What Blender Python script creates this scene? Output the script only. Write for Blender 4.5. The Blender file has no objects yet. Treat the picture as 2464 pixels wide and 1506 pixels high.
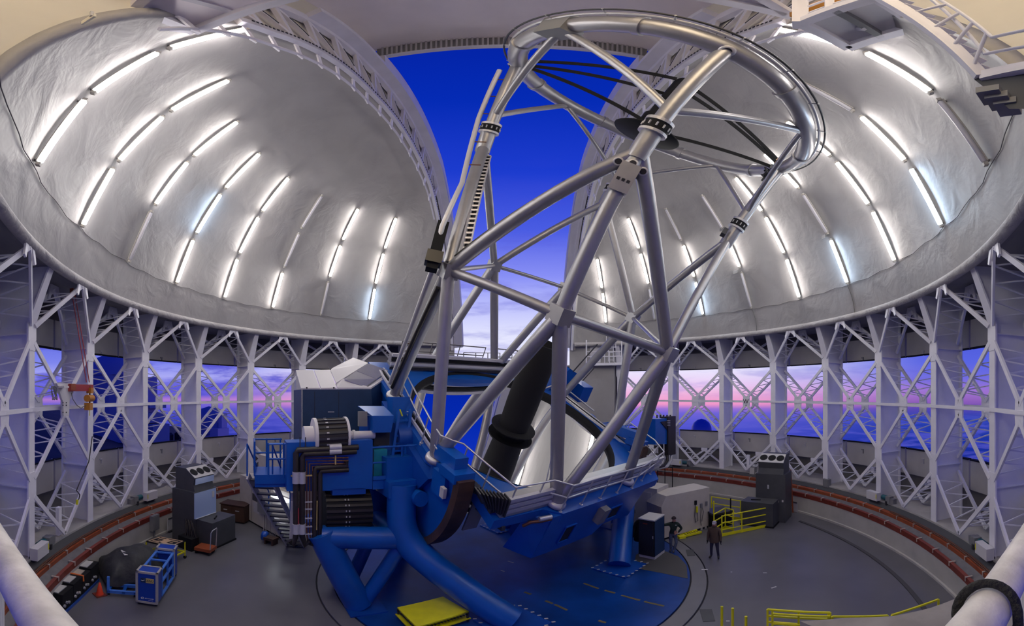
import bpy, math, random
from mathutils import Vector, Matrix
import numpy as np
random.seed(4)
sc = bpy.context.scene
COL = sc.collection
PI = math.pi
# ------------------------------------------------------------------ camera
K, CX, CY = 900.0, 1232.0, 950.0          # pixels per radian, principal column, horizon row (2464 x 1506 frame)
CAM = Vector((0.0, -14.8, 7.0))
cd = bpy.data.cameras.new('camera')
cam = bpy.data.objects.new('camera', cd)
COL.objects.link(cam)
cam.location = CAM
cam.rotation_euler = (PI/2, 0, 0)
cd.type = 'PANO'
cd.panorama_type = 'EQUIRECTANGULAR'
cd.longitude_min, cd.longitude_max = -CX/K, CX/K
cd.latitude_max, cd.latitude_min = CY/K, -(1506-CY)/K
cd.clip_start, cd.clip_end = 0.02, 60000
sc.camera = cam
vs = sc.view_settings
sc.display_settings.display_device = 'sRGB'
vs.view_transform = 'Standard'
vs.look = 'None'
vs.gamma = 1.0
vs.use_curve_mapping = False
vs.exposure = 0.0
LAMP_STRENGTH = 42.0
# ------------------------------------------------------------------ world: dusk sky
W = bpy.data.worlds.new('dusk_sky')
sc.world = W
W.use_nodes = True
nt = W.node_tree
nt.nodes.clear()
def nd(t, **kw):
    n = nt.nodes.new(t)
    for k_, v_ in kw.items(): setattr(n, k_, v_)
    return n
def math_(op, a, b=None, c=None):
    n = nd('ShaderNodeMath', operation=op)
    for i, q in enumerate((a, b, c)):
        if q is None: continue
        if isinstance(q, (int, float)): n.inputs[i].default_value = q
        else: nt.links.new(q, n.inputs[i])
    return n.outputs[0]
def ramp_el(stops):                         # stops in degrees of elevation
    n = nd('ShaderNodeValToRGB')
    cr = n.color_ramp
    for i, (e, c) in enumerate(stops):
        p = (e+90)/180
        el = cr.elements[i] if i < 2 else cr.elements.new(p)
        el.position = p
        el.color = (*c, 1)
    nt.links.new(elpos, n.inputs[0])
    return n.outputs[0]
tc = nd('ShaderNodeTexCoord')
sep = nd('ShaderNodeSeparateXYZ')
nt.links.new(tc.outputs['Generated'], sep.inputs[0])
el = math_('ARCSINE', sep.outputs[2])
elpos = math_('ADD', math_('DIVIDE', el, PI), 0.5)
az = math_('ABSOLUTE', math_('ARCTAN2', sep.outputs[0], sep.outputs[1]))
azs = math_('ARCTAN2', sep.outputs[0], sep.outputs[1])
bright = ramp_el([(-90, (.01, .02, .14)), (-14, (.012, .03, .36)), (-7, (.035, .055, .52)), (-4, (.10, .10, .64)), (-2.2, (.19, .14, .68)), (-1.75, (.85, .28, .55)), (0.2, (.88, .45, .72)), (1.6, (.85, .62, .92)),
                  (4, (.82, .80, 1.0)), (9, (.78, .79, 1.0)), (13, (.54, .56, .98)), (18, (.25, .28, .92)), (25, (.070, .11, .77)), (34, (.012, .045, .62)), (45, (.0015, .024, .46)), (58, (.001, .014, .34)), (90, (.001, .008, .22))])
dark = ramp_el([(-90, (.005, .01, .08)), (-14, (.006, .015, .20)), (-7, (.010, .03, .34)), (-3.5, (.02, .05, .42)), (-2.0, (.09, .06, .42)), (-1.2, (.25, .10, .45)), (0.5, (.34, .17, .62)), (2.5, (.16, .15, .72)),
                (5, (.10, .13, .76)), (12, (.05, .08, .66)), (25, (.01, .04, .52)), (45, (.001, .02, .40)), (90, (.001, .008, .22))])
darkl = ramp_el([(-90, (.005, .01, .08)), (-14, (.004, .012, .14)), (-8, (.010, .022, .26)), (-4, (.03, .045, .45)), (-1.5, (.12, .11, .64)), (-1.0, (.42, .19, .60)), (-0.5, (.45, .20, .62)), (0.0, (.12, .10, .66)), (1.6, (.14, .13, .72)), (2.8, (.40, .40, .90)),
                (5, (.20, .23, .84)), (12, (.05, .08, .66)), (25, (.01, .04, .52)), (45, (.001, .02, .40)), (90, (.001, .008, .22))])
sidesel = nd('ShaderNodeMapRange'); nt.links.new(azs, sidesel.inputs[0]); sidesel.inputs[1].default_value, sidesel.inputs[2].default_value = -.3, .3
mxs = nd('ShaderNodeMix', data_type='RGBA'); nt.links.new(sidesel.outputs[0], mxs.inputs[0]); nt.links.new(darkl, mxs.inputs[6]); nt.links.new(dark, mxs.inputs[7]); dark = mxs.outputs[2]
mr = nd('ShaderNodeMapRange', interpolation_type='SMOOTHSTEP')
nt.links.new(math_('ADD', az, math_('MULTIPLY', math_('SUBTRACT', az, azs), .19)), mr.inputs[0])
mr.inputs[1].default_value, mr.inputs[2].default_value = math.radians(30), math.radians(66)
mx = nd('ShaderNodeMix', data_type='RGBA')
nt.links.new(mr.outputs[0], mx.inputs[0]); nt.links.new(bright, mx.inputs[6]); nt.links.new(dark, mx.inputs[7])
# streaky clouds
mp = nd('ShaderNodeMapping')
nt.links.new(tc.outputs['Generated'], mp.inputs[0])
mp.inputs['Scale'].default_value = (3.2, 3.2, 17.0)
ns = nd('ShaderNodeTexNoise')
nt.links.new(mp.outputs[0], ns.inputs['Vector'])
ns.inputs['Scale'].default_value = 1.6; ns.inputs['Detail'].default_value = 6; ns.inputs['Roughness'].default_value = .58
cm = nd('ShaderNodeMapRange', interpolation_type='SMOOTHSTEP')
nt.links.new(ns.outputs[0], cm.inputs[0]); cm.inputs[1].default_value, cm.inputs[2].default_value = .47, .66
# the cloud bank is heavier on the left (north) side
lf = nd('ShaderNodeMapRange', interpolation_type='SMOOTHSTEP')
nt.links.new(azs, lf.inputs[0]); lf.inputs[1].default_value, lf.inputs[2].default_value = math.radians(4), math.radians(-30)
lf.inputs[3].default_value, lf.inputs[4].default_value = .30, .92
hi = nd('ShaderNodeMapRange', interpolation_type='SMOOTHSTEP')
nt.links.new(el, hi.inputs[0]); hi.inputs[1].default_value, hi.inputs[2].default_value = math.radians(40), math.radians(12)
lo = nd('ShaderNodeMapRange', interpolation_type='SMOOTHSTEP')
nt.links.new(el, lo.inputs[0]); lo.inputs[1].default_value, lo.inputs[2].default_value = math.radians(-1.0), math.radians(0.8)
cf = math_('MULTIPLY', math_('MULTIPLY', math_('MULTIPLY', cm.outputs[0], lf.outputs[0]), hi.outputs[0]), lo.outputs[0])
mx2 = nd('ShaderNodeMix', data_type='RGBA')
nt.links.new(cf, mx2.inputs[0]); nt.links.new(mx.outputs[2], mx2.inputs[6])
mx2.inputs[7].default_value = (.085, .08, .62, 1)
mp3 = nd('ShaderNodeMapping'); nt.links.new(tc.outputs['Generated'], mp3.inputs[0]); mp3.inputs['Scale'].default_value = (5, 5, 42)
n3 = nd('ShaderNodeTexNoise'); nt.links.new(mp3.outputs[0], n3.inputs['Vector']); n3.inputs['Scale'].default_value = 2.2; n3.inputs['Detail'].default_value = 8; n3.inputs['Distortion'].default_value = .6
c3 = nd('ShaderNodeMapRange', interpolation_type='SMOOTHSTEP'); nt.links.new(n3.outputs[0], c3.inputs[0]); c3.inputs[1].default_value, c3.inputs[2].default_value = .40, .66
b3 = nd('ShaderNodeMapRange', interpolation_type='SMOOTHSTEP'); nt.links.new(el, b3.inputs[0]); b3.inputs[1].default_value, b3.inputs[2].default_value = math.radians(-2.1), math.radians(-4.5)
f3 = math_('MULTIPLY', math_('MULTIPLY', c3.outputs[0], b3.outputs[0]), .55)
mx3 = nd('ShaderNodeMix', data_type='RGBA'); nt.links.new(f3, mx3.inputs[0]); nt.links.new(mx2.outputs[2], mx3.inputs[6]); mx3.inputs[7].default_value = (.11, .11, .62, 1); mx2 = mx3
bg = nd('ShaderNodeBackground'); out = nd('ShaderNodeOutputWorld')
nt.links.new(mx2.outputs[2], bg.inputs[0]); nt.links.new(bg.outputs[0], out.inputs[0])
bg.inputs[1].default_value = 1.0
# ------------------------------------------------------------------ helpers
def ray(x, y):
    a = (x-CX)/K; e = (CY-y)/K
    return Vector((math.cos(e)*math.sin(a), math.cos(e)*math.cos(a), math.sin(e)))
def on_z(x, y, z):
    d = ray(x, y); return CAM + d*((z-CAM.z)/d.z)
def at_d(x, y, d): return CAM + ray(x, y)*d
def on_pl(x, y, p, n):
    d = ray(x, y); return CAM + d*(((Vector(p)-CAM).dot(n))/d.dot(n))
def on_cyl(x, y, r):
    d = ray(x, y); q = d.x*d.x+d.y*d.y; b = CAM.x*d.x+CAM.y*d.y; c = CAM.x**2+CAM.y**2-r*r
    return CAM + d*((-b+math.sqrt(max(b*b-q*c, 0)))/q)
def pol(r, thdeg, z):                       # thdeg measured from +Y towards +X
    t = math.radians(thdeg); return Vector((r*math.sin(t), r*math.cos(t), z))
def mat(name, col, rough=.5, metal=0.0, var=.0, scale=3.0, bump=0.0, bscale=None, emit=None, es=1.0, spec=None, coat=0, col2=None, detail=5, distort=0):
    m = bpy.data.materials.new(name); m.use_nodes = True
    t = m.node_tree; b = t.nodes['Principled BSDF']
    b.inputs['Base Color'].default_value = (*col, 1); b.inputs['Roughness'].default_value = rough; b.inputs['Metallic'].default_value = metal
    if spec is not None: b.inputs['Specular IOR Level'].default_value = spec
    if coat: b.inputs['Coat Weight'].default_value = coat; b.inputs['Coat Roughness'].default_value = .15
    if emit is not None:
        b.inputs['Emission Color'].default_value = (*emit, 1); b.inputs['Emission Strength'].default_value = es
    if var or bump or col2:
        tcn = t.nodes.new('ShaderNodeTexCoord'); n = t.nodes.new('ShaderNodeTexNoise')
        n.inputs['Scale'].default_value = scale; n.inputs['Detail'].default_value = detail; n.inputs['Distortion'].default_value = distort
        t.links.new(tcn.outputs['Object'], n.inputs['Vector'])
        if var or col2:
            r = t.nodes.new('ShaderNodeValToRGB'); c2 = col2 or tuple(max(0, c*(1-var)) for c in col); c1 = col if col2 else tuple(min(1, c*(1+var*.5)) for c in col)
            r.color_ramp.elements[0].position = .35; r.color_ramp.elements[1].position = .65
            r.color_ramp.elements[0].color = (*c2, 1); r.color_ramp.elements[1].color = (*c1, 1)
            t.links.new(n.outputs[0], r.inputs[0]); t.links.new(r.outputs[0], b.inputs['Base Color'])
        if bump:
            n2 = n
            if bscale:
                n2 = t.nodes.new('ShaderNodeTexNoise'); n2.inputs['Scale'].default_value = bscale; n2.inputs['Detail'].default_value = 4; n2.inputs['Distortion'].default_value = distort
                t.links.new(tcn.outputs['Object'], n2.inputs['Vector'])
            bp = t.nodes.new('ShaderNodeBump'); bp.inputs['Strength'].default_value = bump; bp.inputs['Distance'].default_value = .15
            t.links.new(n2.outputs[0], bp.inputs['Height']); t.links.new(bp.outputs[0], b.inputs['Normal'])
    return m
M = {}
M['white'] = mat('white_steel_paint', (.80, .78, .84), .45, var=.05, scale=1.5)
M['web'] = mat('web_steel_paint', (.76, .75, .77), .5, var=.06, scale=1.2)
M['foam'] = mat('sprayed_foam_skin', (.34, .325, .325), .62, var=.08, scale=.55, bump=.55, bscale=.9, distort=.5)
M['rim'] = mat('foam_rim', (.42, .40, .40), .7, var=.08, scale=1.0, bump=.7, bscale=2.2, distort=.6)
M['cream'] = mat('cream_liner', (.62, .58, .50), .6, var=.05, scale=.5, bump=.15, bscale=.5)
M['shutter'] = mat('shutter_liner', (.80, .74, .80), .55, var=.07, scale=.4, bump=.18, bscale=.5)
M['girder'] = mat('girder_paint', (.60, .585, .66), .5, var=.06, scale=1.2)
M['gap'] = mat('dark_hole', (.02, .02, .03), .8)
M['panel'] = mat('gate_panel_paint', (.50, .48, .45), .6, var=.10, scale=.7)
M['recess'] = mat('recess_liner', (.17, .16, .15), .8, var=.12, scale=.6)
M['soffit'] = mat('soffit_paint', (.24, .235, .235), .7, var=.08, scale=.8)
M['ledge'] = mat('ledge_concrete', (.42, .40, .38), .75, var=.12, scale=1.4)
M['curb'] = mat('curb_paint', (.45, .43, .40), .6, var=.10, scale=1.0)
M['orange'] = mat('orange_tray', (.30, .065, .022), .5, var=.18, scale=2.0)
M['red'] = mat('red_tray', (.18, .026, .013), .5, var=.15, scale=2.0)
M['tray'] = mat('galvanised_tray', (.15, .145, .155), .5, metal=.2, var=.15, scale=4)
M['belt'] = mat('dark_rail', (.035, .035, .042), .5)
M['clip'] = mat('tray_clip', (.45, .38, .33), .5)
M['floor'] = mat('grey_floor_paint', (.125, .122, .142), .33, var=.12, scale=.5, bump=.02)
M['ring'] = mat('grey_ring_floor', (.155, .152, .175), .4, var=.08, scale=1)
M['bfloor'] = mat('blue_floor_paint', (.004, .048, .27), .30, var=.35, scale=.7)
M['dmat'] = mat('dark_floor_mat', (.06, .058, .065), .7)
M['silver'] = mat('silver_truss_paint', (.40, .395, .415), .37, metal=.66, var=.05, scale=3)
M['silver2'] = mat('bright_cover_metal', (.58, .57, .60), .4, metal=.35)
M['chrome'] = mat('stainless_rail', (.62, .61, .63), .3, metal=.6)
M['blue'] = mat('royal_blue_paint', (.003, .085, .42), .33, var=.10, scale=1.2)
M['blued'] = mat('deep_blue_paint', (.003, .06, .36), .4, var=.12, scale=1)
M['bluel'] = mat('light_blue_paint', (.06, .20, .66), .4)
M['navy'] = mat('navy_enclosure', (.010, .035, .10), .5, var=.1)
M['teal'] = mat('teal_panel', (.01, .26, .34), .5)
M['black'] = mat('black_matt', (.010, .010, .012), .75, spec=.25)
M['blackp'] = mat('black_panel', (.02, .018, .02), .35)
M['rubber'] = mat('black_hose', (.02, .015, .013), .5)
M['copper'] = mat('copper_pipe', (.16, .07, .045), .4, metal=.5)
M['brown'] = mat('brown_steel', (.10, .055, .04), .45, metal=.4, var=.3, scale=2)
M['yellow'] = mat('yellow_safety_paint', (.74, .70, .01), .45, var=.08)
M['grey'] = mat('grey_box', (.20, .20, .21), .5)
M['dgrey'] = mat('charcoal_unit', (.062, .064, .072), .5, var=.12, scale=2)
M['lgrey'] = mat('light_grey', (.50, .49, .50), .5)
M['beige'] = mat('beige_room_panel', (.50, .46, .41), .6, var=.05)
M['wbox'] = mat('white_box', (.62, .60, .62), .5)
M['roofw'] = mat('white_roof_panel', (.55, .54, .58), .35)
M['tealm'] = mat('teal_motor', (.01, .10, .13), .5)
M['crane'] = mat('red_jib', (.32, .03, .04), .5)
M['hoist'] = mat('amber_hoist', (.48, .19, .015), .45)
M['cone'] = mat('cone_orange', (.80, .06, .015), .5)
M['tarp'] = mat('grey_tarpaulin', (.035, .036, .040), .7, bump=.4, scale=3)
M['crateb'] = mat('crate_blue', (.003, .045, .36), .45)
M['cratew'] = mat('crate_frame', (.42, .40, .37), .5)
M['txtw'] = mat('white_lettering', (.75, .75, .8), .6)
M['txty'] = mat('gold_lettering', (.55, .42, .15), .6)
M['txtk'] = mat('black_lettering', (.01, .01, .01), .6)
M['skin'] = mat('skin', (.42, .22, .16), .5)
M['jkt1'] = mat('dark_green_jacket', (.006, .018, .012), .8)
M['jean'] = mat('blue_jeans', (.07, .09, .15), .8, var=.3, scale=12)
M['jkt2'] = mat('brown_coat', (.075, .048, .036), .85)
M['navyp'] = mat('navy_trousers', (.028, .028, .055), .85)
M['boot'] = mat('boots', (.015, .012, .012), .6)
M['hat'] = mat('dark_cap', (.03, .018, .02), .8)
M['hat2'] = mat('pale_cap', (.30, .27, .33), .8)
M['lamp_w'] = mat('lamp_warm', (.9, .9, .9), .5, emit=(1, .95, .90), es=LAMP_STRENGTH)
M['lamp_b'] = mat('lamp_cool', (.9, .9, .9), .5, emit=(.62, .80, 1.0), es=LAMP_STRENGTH*1.05)
M['lamp_o'] = mat('lamp_unlit_tube', (.55, .53, .58), .35)
M['lhouse'] = mat('lamp_housing', (.45, .42, .38), .5)
M['cable'] = mat('cable_grey', (.16, .15, .15), .7)
M['wire'] = mat('lamp_wire', (.24, .23, .23), .7)
M['pipe'] = mat('worn_white_rail', (.70, .68, .68), .55, var=.22, scale=9, bump=.1)
M['rope'] = mat('black_rope', (.018, .017, .016), .75, bump=.6, scale=60)
M['hill'] = mat('volcanic_hill', (.03, .03, .035), .9, var=.4, scale=.02)
M['cloud'] = mat('cloud_sea', (.80, .72, .92), .9, col2=(.22, .26, .75), scale=.0022, detail=9, distort=.8)
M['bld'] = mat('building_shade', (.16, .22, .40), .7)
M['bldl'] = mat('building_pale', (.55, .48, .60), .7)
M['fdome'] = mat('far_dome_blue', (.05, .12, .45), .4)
M['lit'] = mat('work_lamp', (.9, .9, .9), .5, emit=(.85, .92, 1), es=9)
M['sheen'] = mat('painted_sheen', (.35, .45, .70), .25)  # pale blue stands in for the sheen on the unit's front
M['mirror'] = mat('mirror_coating', (.90, .91, .92), .015, metal=1.0)
M['fade'] = mat('faded_marking', (.15, .12, .05), .6)
M['deck'] = mat('gallery_cover', (.26, .24, .235), .8, var=.15, scale=3)
M['wood'] = mat('brown_cabinet', (.055, .025, .015), .6)
M['tan'] = mat('tan_board', (.50, .33, .20), .6)
M['kapton'] = mat('orange_cable', (.7, .14, .02), .5)
M['corr'] = mat('ribbed_grey', (.40, .385, .42), .5)

class MB:
    def __init__(s): s.v = []; s.f = []; s.sm = []; s.mi = []
    def add(s, vs_, fs, smooth=False, mi=0):
        o = len(s.v); s.v += [tuple(q) for q in vs_]
        for f in fs: s.f.append([i+o for i in f]); s.sm.append(smooth); s.mi.append(mi)
        return s
    def hexa(s, p, mi=0):                   # 8 points: bottom 0-3 ccw, top 4-7
        return s.add(p, [(3, 2, 1, 0), (4, 5, 6, 7), (0, 1, 5, 4), (1, 2, 6, 5), (2, 3, 7, 6), (3, 0, 4, 7)], mi=mi)
    def box(s, c, sx, sy, sz, ex=(1, 0, 0), ey=(0, 1, 0), ez=(0, 0, 1), mi=0):
        c = Vector(c); x = Vector(ex)*sx/2; y = Vector(ey)*sy/2; z = Vector(ez)*sz/2
        return s.hexa([c-x-y-z, c+x-y-z, c+x+y-z, c-x+y-z, c-x-y+z, c+x-y+z, c+x+y+z, c-x+y+z], mi)
    def beam(s, a, b, w, h, up=(0, 0, 1), mi=0):
        a = Vector(a); b = Vector(b); d = (b-a).normalized(); up = Vector(up)
        x = d.cross(up)
        if x.length < 1e-4: x = d.orthogonal()
        x.normalize(); y = x.cross(d)
        return s.box((a+b)/2, w, (b-a).length, h, x, d, y, mi)
    def tube(s, a, b, r, r2=None, n=12, caps=True, mi=0):
        return s.path([a, b], [r, r if r2 is None else r2], n, caps, mi)
    def path(s, pts, r, n=8, caps=True, mi=0, closed=False):
        pts = [Vector(p) for p in pts]; m = len(pts)
        rs = r if isinstance(r, (list, tuple)) else [r]*m
        dirs = []
        for i in range(m):
            a = pts[(i-1) % m] if (closed or i > 0) else pts[i]; b = pts[(i+1) % m] if (closed or i < m-1) else pts[i]
            dirs.append((b-a).normalized())
        x = dirs[0].orthogonal().normalized(); V = []
        for i in range(m):
            d = dirs[i]; x = (x-d*x.dot(d)).normalized(); y = d.cross(x)
            for j in range(n):
                t = 2*PI*j/n; V.append(pts[i]+(x*math.cos(t)+y*math.sin(t))*rs[i])
        F = []
        for i in range(m if closed else m-1):
            for j in range(n):
                a = i*n+j; b = i*n+(j+1) % n; c = ((i+1) % m)*n+(j+1) % n; d = ((i+1) % m)*n+j
                F.append((a, b, c, d))
        s.add(V, F, True, mi)
        if caps and not closed:
            s.add(V[:n], [tuple(range(n-1, -1, -1))], mi=mi); s.add(V[-n:], [tuple(range(n))], mi=mi)
        return s
    def prism(s, poly, ext, mi=0):
        p = [Vector(q) for q in poly]; e = Vector(ext); n = len(p)
        s.add(p+[q+e for q in p], [tuple(range(n-1, -1, -1)), tuple(range(n, 2*n))]+[(i, (i+1) % n, n+(i+1) % n, n+i) for i in range(n)], mi=mi)
        return s
    def quad(s, *p, mi=0): return s.add(p, [tuple(range(len(p)))], mi=mi)
    def lathe(s, prof, c, ax, n=24, smooth=True, mi=0, a0=0, a1=360):
        c = Vector(c); ax = Vector(ax).normalized(); x = ax.orthogonal().normalized(); y = ax.cross(x); V = []; full = abs(a1-a0) > 359
        st = n if full else n+1
        for j in range(st):
            t = math.radians(a0+(a1-a0)*j/n)
            for (r, h) in prof: V.append(c+(x*math.cos(t)+y*math.sin(t))*r+ax*h)
        k = len(prof); F = []
        for j in range(n):
            jn = (j+1) % st
            for i in range(k-1): F.append((j*k+i, jn*k+i, jn*k+i+1, j*k+i+1))
        return s.add(V, F, smooth, mi)
    def arc(s, prof, th0, th1, step=3.0, smooth=False, mi=0, closedprof=False, caps=True):
        """sweep a profile of (r, z) about the dome axis between azimuths th0..th1 (degrees from +Y to +X)"""
        n = max(1, int(abs(th1-th0)/step+.5)); k = len(prof); V = []
        for j in range(n+1):
            th = th0+(th1-th0)*j/n
            for (r, z) in prof: V.append(pol(r, th, z))
        F = []
        for j in range(n):
            for i in range(k if closedprof else k-1):
                i2 = (i+1) % k; F.append((j*k+i, j*k+i2, (j+1)*k+i2, (j+1)*k+i))
        s.add(V, F, smooth, mi)
        if closedprof and caps:
            s.add(V[:k], [tuple(range(k))], mi=mi); s.add(V[-k:], [tuple(range(k-1, -1, -1))], mi=mi)
        return s
    def ball(s, c, r, n=10, m=7, sx=1, sy=1, sz=1, mi=0):
        c = Vector(c); V = []; F = []
        for i in range(m+1):
            p = PI*i/m
            for j in range(n):
                t = 2*PI*j/n; V.append(c+Vector((math.sin(p)*math.cos(t)*sx, math.sin(p)*math.sin(t)*sy, math.cos(p)*sz))*r)
        for i in range(m):
            for j in range(n): F.append((i*n+j, (i+1)*n+j, (i+1)*n+(j+1) % n, i*n+(j+1) % n))
        return s.add(V, F, True, mi)
WORLD = {}
def obj(name, mb, m, parent=None, origin=None, label=None, kind=None):
    """link one mesh object; the mesh is given in world coordinates"""
    if parent is not None: o0 = Vector(origin) if origin is not None else WORLD[parent.name]
    elif origin is not None: o0 = Vector(origin)
    else:
        a = np.array(mb.v); lo_, hi_ = a.min(0), a.max(0); o0 = Vector(((lo_[0]+hi_[0])/2, (lo_[1]+hi_[1])/2, lo_[2]))
    me = bpy.data.meshes.new(name)
    me.from_pydata([tuple(Vector(q)-o0) for q in mb.v], [], mb.f)
    for mm in (m if isinstance(m, (list, tuple)) else [m]): me.materials.append(M[mm] if isinstance(mm, str) else mm)
    me.polygons.foreach_set('use_smooth', mb.sm); me.polygons.foreach_set('material_index', mb.mi)
    me.update()
    o = bpy.data.objects.new(name, me); COL.objects.link(o)
    WORLD[o.name] = o0
    if parent is not None:
        o.parent = parent; o.location = o0-WORLD[parent.name]
    else: o.location = o0
    if label: o['label'] = label
    if kind: o['kind'] = kind
    return o
def tag(o, label, cat, group=None):
    o['label'] = label; o['category'] = cat
    if group: o['group'] = group
    return o
def thing(name, label, cat, loc, group=None):
    o = bpy.data.objects.new(name, None); COL.objects.link(o); o.location = loc; o.empty_display_size = .2
    WORLD[o.name] = Vector(loc)
    return tag(o, label, cat, group)
def group_struct(name, loc=(0, 0, 0)):
    o = bpy.data.objects.new(name, None); COL.objects.link(o); o.location = loc; WORLD[o.name] = Vector(loc); o['kind'] = 'structure'
    return o
def struct(name, mb, m, parent=None): return obj(name, mb, m, parent, origin=(0, 0, 0) if parent is None else None, kind='structure')
_unit = {}
def unit(kind, m):
    k_ = (kind, m)
    if k_ not in _unit:
        mb = MB()
        if kind == 'bar': mb.box((0, 0, 0), 1, 1, 1)
        else: mb.tube((0, 0, -.5), (0, 0, .5), 1, n=10 if kind == 'tube' else 20)
        me = bpy.data.meshes.new('unit_'+kind); me.from_pydata(mb.v, [], mb.f); me.materials.append(M[m])
        me.polygons.foreach_set('use_smooth', mb.sm); me.update(); _unit[k_] = me
    return _unit[k_]
def place(name, me, a, b, sx, sy, parent, up=(0, 0, 1)):
    a = Vector(a); b = Vector(b); d = b-a; L = d.length; d.normalize(); up = Vector(up)
    x = d.cross(up)
    if x.length < 1e-3: x = d.orthogonal()
    x.normalize(); y = d.cross(x)
    o = bpy.data.objects.new(name, me); COL.objects.link(o)
    c = (a+b)/2; w0 = WORLD[parent.name] if parent is not None else Vector((0, 0, 0))
    mtx = Matrix((x*sx, y*sy, d*L)).transposed().to_4x4(); mtx.translation = c-w0
    if parent is not None: o.parent = parent
    o.matrix_local = mtx
    WORLD[o.name] = c
    return o
def bar(name, a, b, w, h, m, parent, up=(0, 0, 1)): return place(name, unit('bar', m), a, b, w, h, parent, up)   # w across, h along up
def rod(name, a, b, r, m, parent, fine=False): return place(name, unit('tubef' if fine else 'tube', m), a, b, r, r, parent)
def text(name, s, m, parent, origin, ex, ey, size, depth=.004, align='CENTER', italic=False):
    cu = bpy.data.curves.new(name, 'FONT'); cu.body = s; cu.size = size; cu.extrude = depth; cu.align_x = align; cu.align_y = 'CENTER'; cu.resolution_u = 3
    if italic: cu.shear = .3
    tmp = bpy.data.objects.new(name+'_tmp', cu); COL.objects.link(tmp)
    dg = bpy.context.evaluated_depsgraph_get(); me = bpy.data.meshes.new_from_object(tmp.evaluated_get(dg))
    bpy.data.objects.remove(tmp)
    me.materials.clear(); me.materials.append(M[m])
    o = bpy.data.objects.new(name, me); COL.objects.link(o)
    ex = Vector(ex).normalized(); ey = Vector(ey).normalized(); ez = ex.cross(ey)
    mt = Matrix((ex, ey, ez)).transposed().to_4x4(); mt.translation = Vector(origin)-(WORLD[parent.name] if parent is not None else Vector())
    o.parent = parent; o.matrix_local = mt; WORLD[o.name] = Vector(origin)
    return o
ORD = ['first', 'second', 'third', 'fourth', 'fifth', 'sixth', 'seventh', 'eighth', 'ninth', 'tenth', 'eleventh', 'twelfth']
# ================================================================== SETTING
ZC, RD = 7.2, 15.6                       # dome sphere centre height and inner radius
SL = 5.4                                 # half width where the foam skin stops at the slit
# floor
fl = MB()
fl.arc([(7.42, 0), (15.05, 0)], 0, 360, 4); struct('floor', fl, 'floor')
fl = MB(); fl.arc([(6.84, .004), (7.36, .004)], 0, 360, 3); fl.arc([(7.36, .004), (7.36, -.1)], 0, 360, 4); struct('floor', fl, 'ring')
fl = MB(); fl.arc([(0.001, .01), (6.78, .01)], 0, 360, 3); fl.arc([(6.78, .01), (6.78, -.15)], 0, 360, 3); struct('floor', fl, 'bfloor')
fl = MB(); fl.arc([(6.7, -.06), (7.5, -.06)], 0, 360, 4); struct('trim_1', fl, 'gap')
fl = MB(); fl.arc([(13.78, .0), (13.78, .04), (13.93, .04), (13.93, .0)], 92, 136, 2); struct('trim_2', fl, 'dmat')
P = [on_z(1526, 1366, .014), on_z(1590, 1378, .014), on_z(1655, 1392, .014), on_z(1652, 1360, .014), on_z(1632, 1338, .014), on_z(1600, 1326, .014), on_z(1560, 1318, .014), on_z(1530, 1335, .014)]
def clampdisc(p, r=6.74):
    h = math.hypot(p.x, p.y); return p if h < r else Vector((p.x*r/h, p.y*r/h, p.z))
struct('floor', MB().prism([clampdisc(p) for p in P], (0, 0, .004)), 'dmat')
# curb, trays, ledge
mb = MB(); mb.arc([(15.02, -.1), (15.02, .98), (15.12, 1.0)], -170, 170, 3); struct('wall_front', mb, 'curb')
mb = MB(); mb.arc([(15.0, 0), (14.95, .0), (14.95, .10), (15.02, .12)], -170, 170, 3); struct('baseboard_front', mb, 'ledge')
mb = MB(); mb.arc([(15.85, 1.55), (15.85, 1.75), (18.2, 1.75)], -175, 175, 3); struct('trim_3', mb, 'ledge')
def tray(name, r0, r1, z0, z1, m, label):
    t = thing(name, label, 'cable tray', (0, 0, 0))
    mb = MB(); mb.arc([(r0, z0), (r0, z1), (r1, z1+.03), (r1, z0)], -168, 168, 2.5, closedprof=True); obj('tray_body', mb, m, t)
    return t
T1 = tray('cable_tray', 15.0, 15.10, .98, 1.22, 'red', 'dark red lower ring of cable tray on top of the inner curb wall')
T2 = tray('cable_tray', 15.42, 15.60, 1.26, 1.46, 'orange', 'orange upper ring of cable tray set back from the curb edge')
mb = MB(); mb.arc([(15.10, 1.15), (15.42, 1.30)], -168, 168, 2.5); struct('trim_4', mb, 'tray')
mb = MB(); mb.arc([(15.60, 1.40), (15.62, 1.50), (15.84, 1.68), (15.86, 1.55)], -170, 170, 2.5); struct('trim_5', mb, 'belt')
cl = MB().box((0, 0, 0), .06, .34, .03).box((0, -.16, -.07), .04, .025, .14); me_clip = None
for side in (-1, 1):
    for i in range(30):
        th = side*(22+i*4.8)
        if th > 165: break
        for T, r, z in ((T1, 15.08, 1.24), (T2, 15.5, 1.49)):
            p = pol(r, th + (1.1 if T is T2 else 0), z)
            if me_clip is None:
                me_clip = bpy.data.meshes.new('clip'); me_clip.from_pydata(cl.v, [], cl.f); me_clip.materials.append(M['clip']); me_clip.update()
            o = bpy.data.objects.new('clip', me_clip); COL.objects.link(o); o.parent = T; o.location = p; o.rotation_euler = (0, 0, -math.radians(th)); o.scale = (1, .7, 1)
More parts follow.
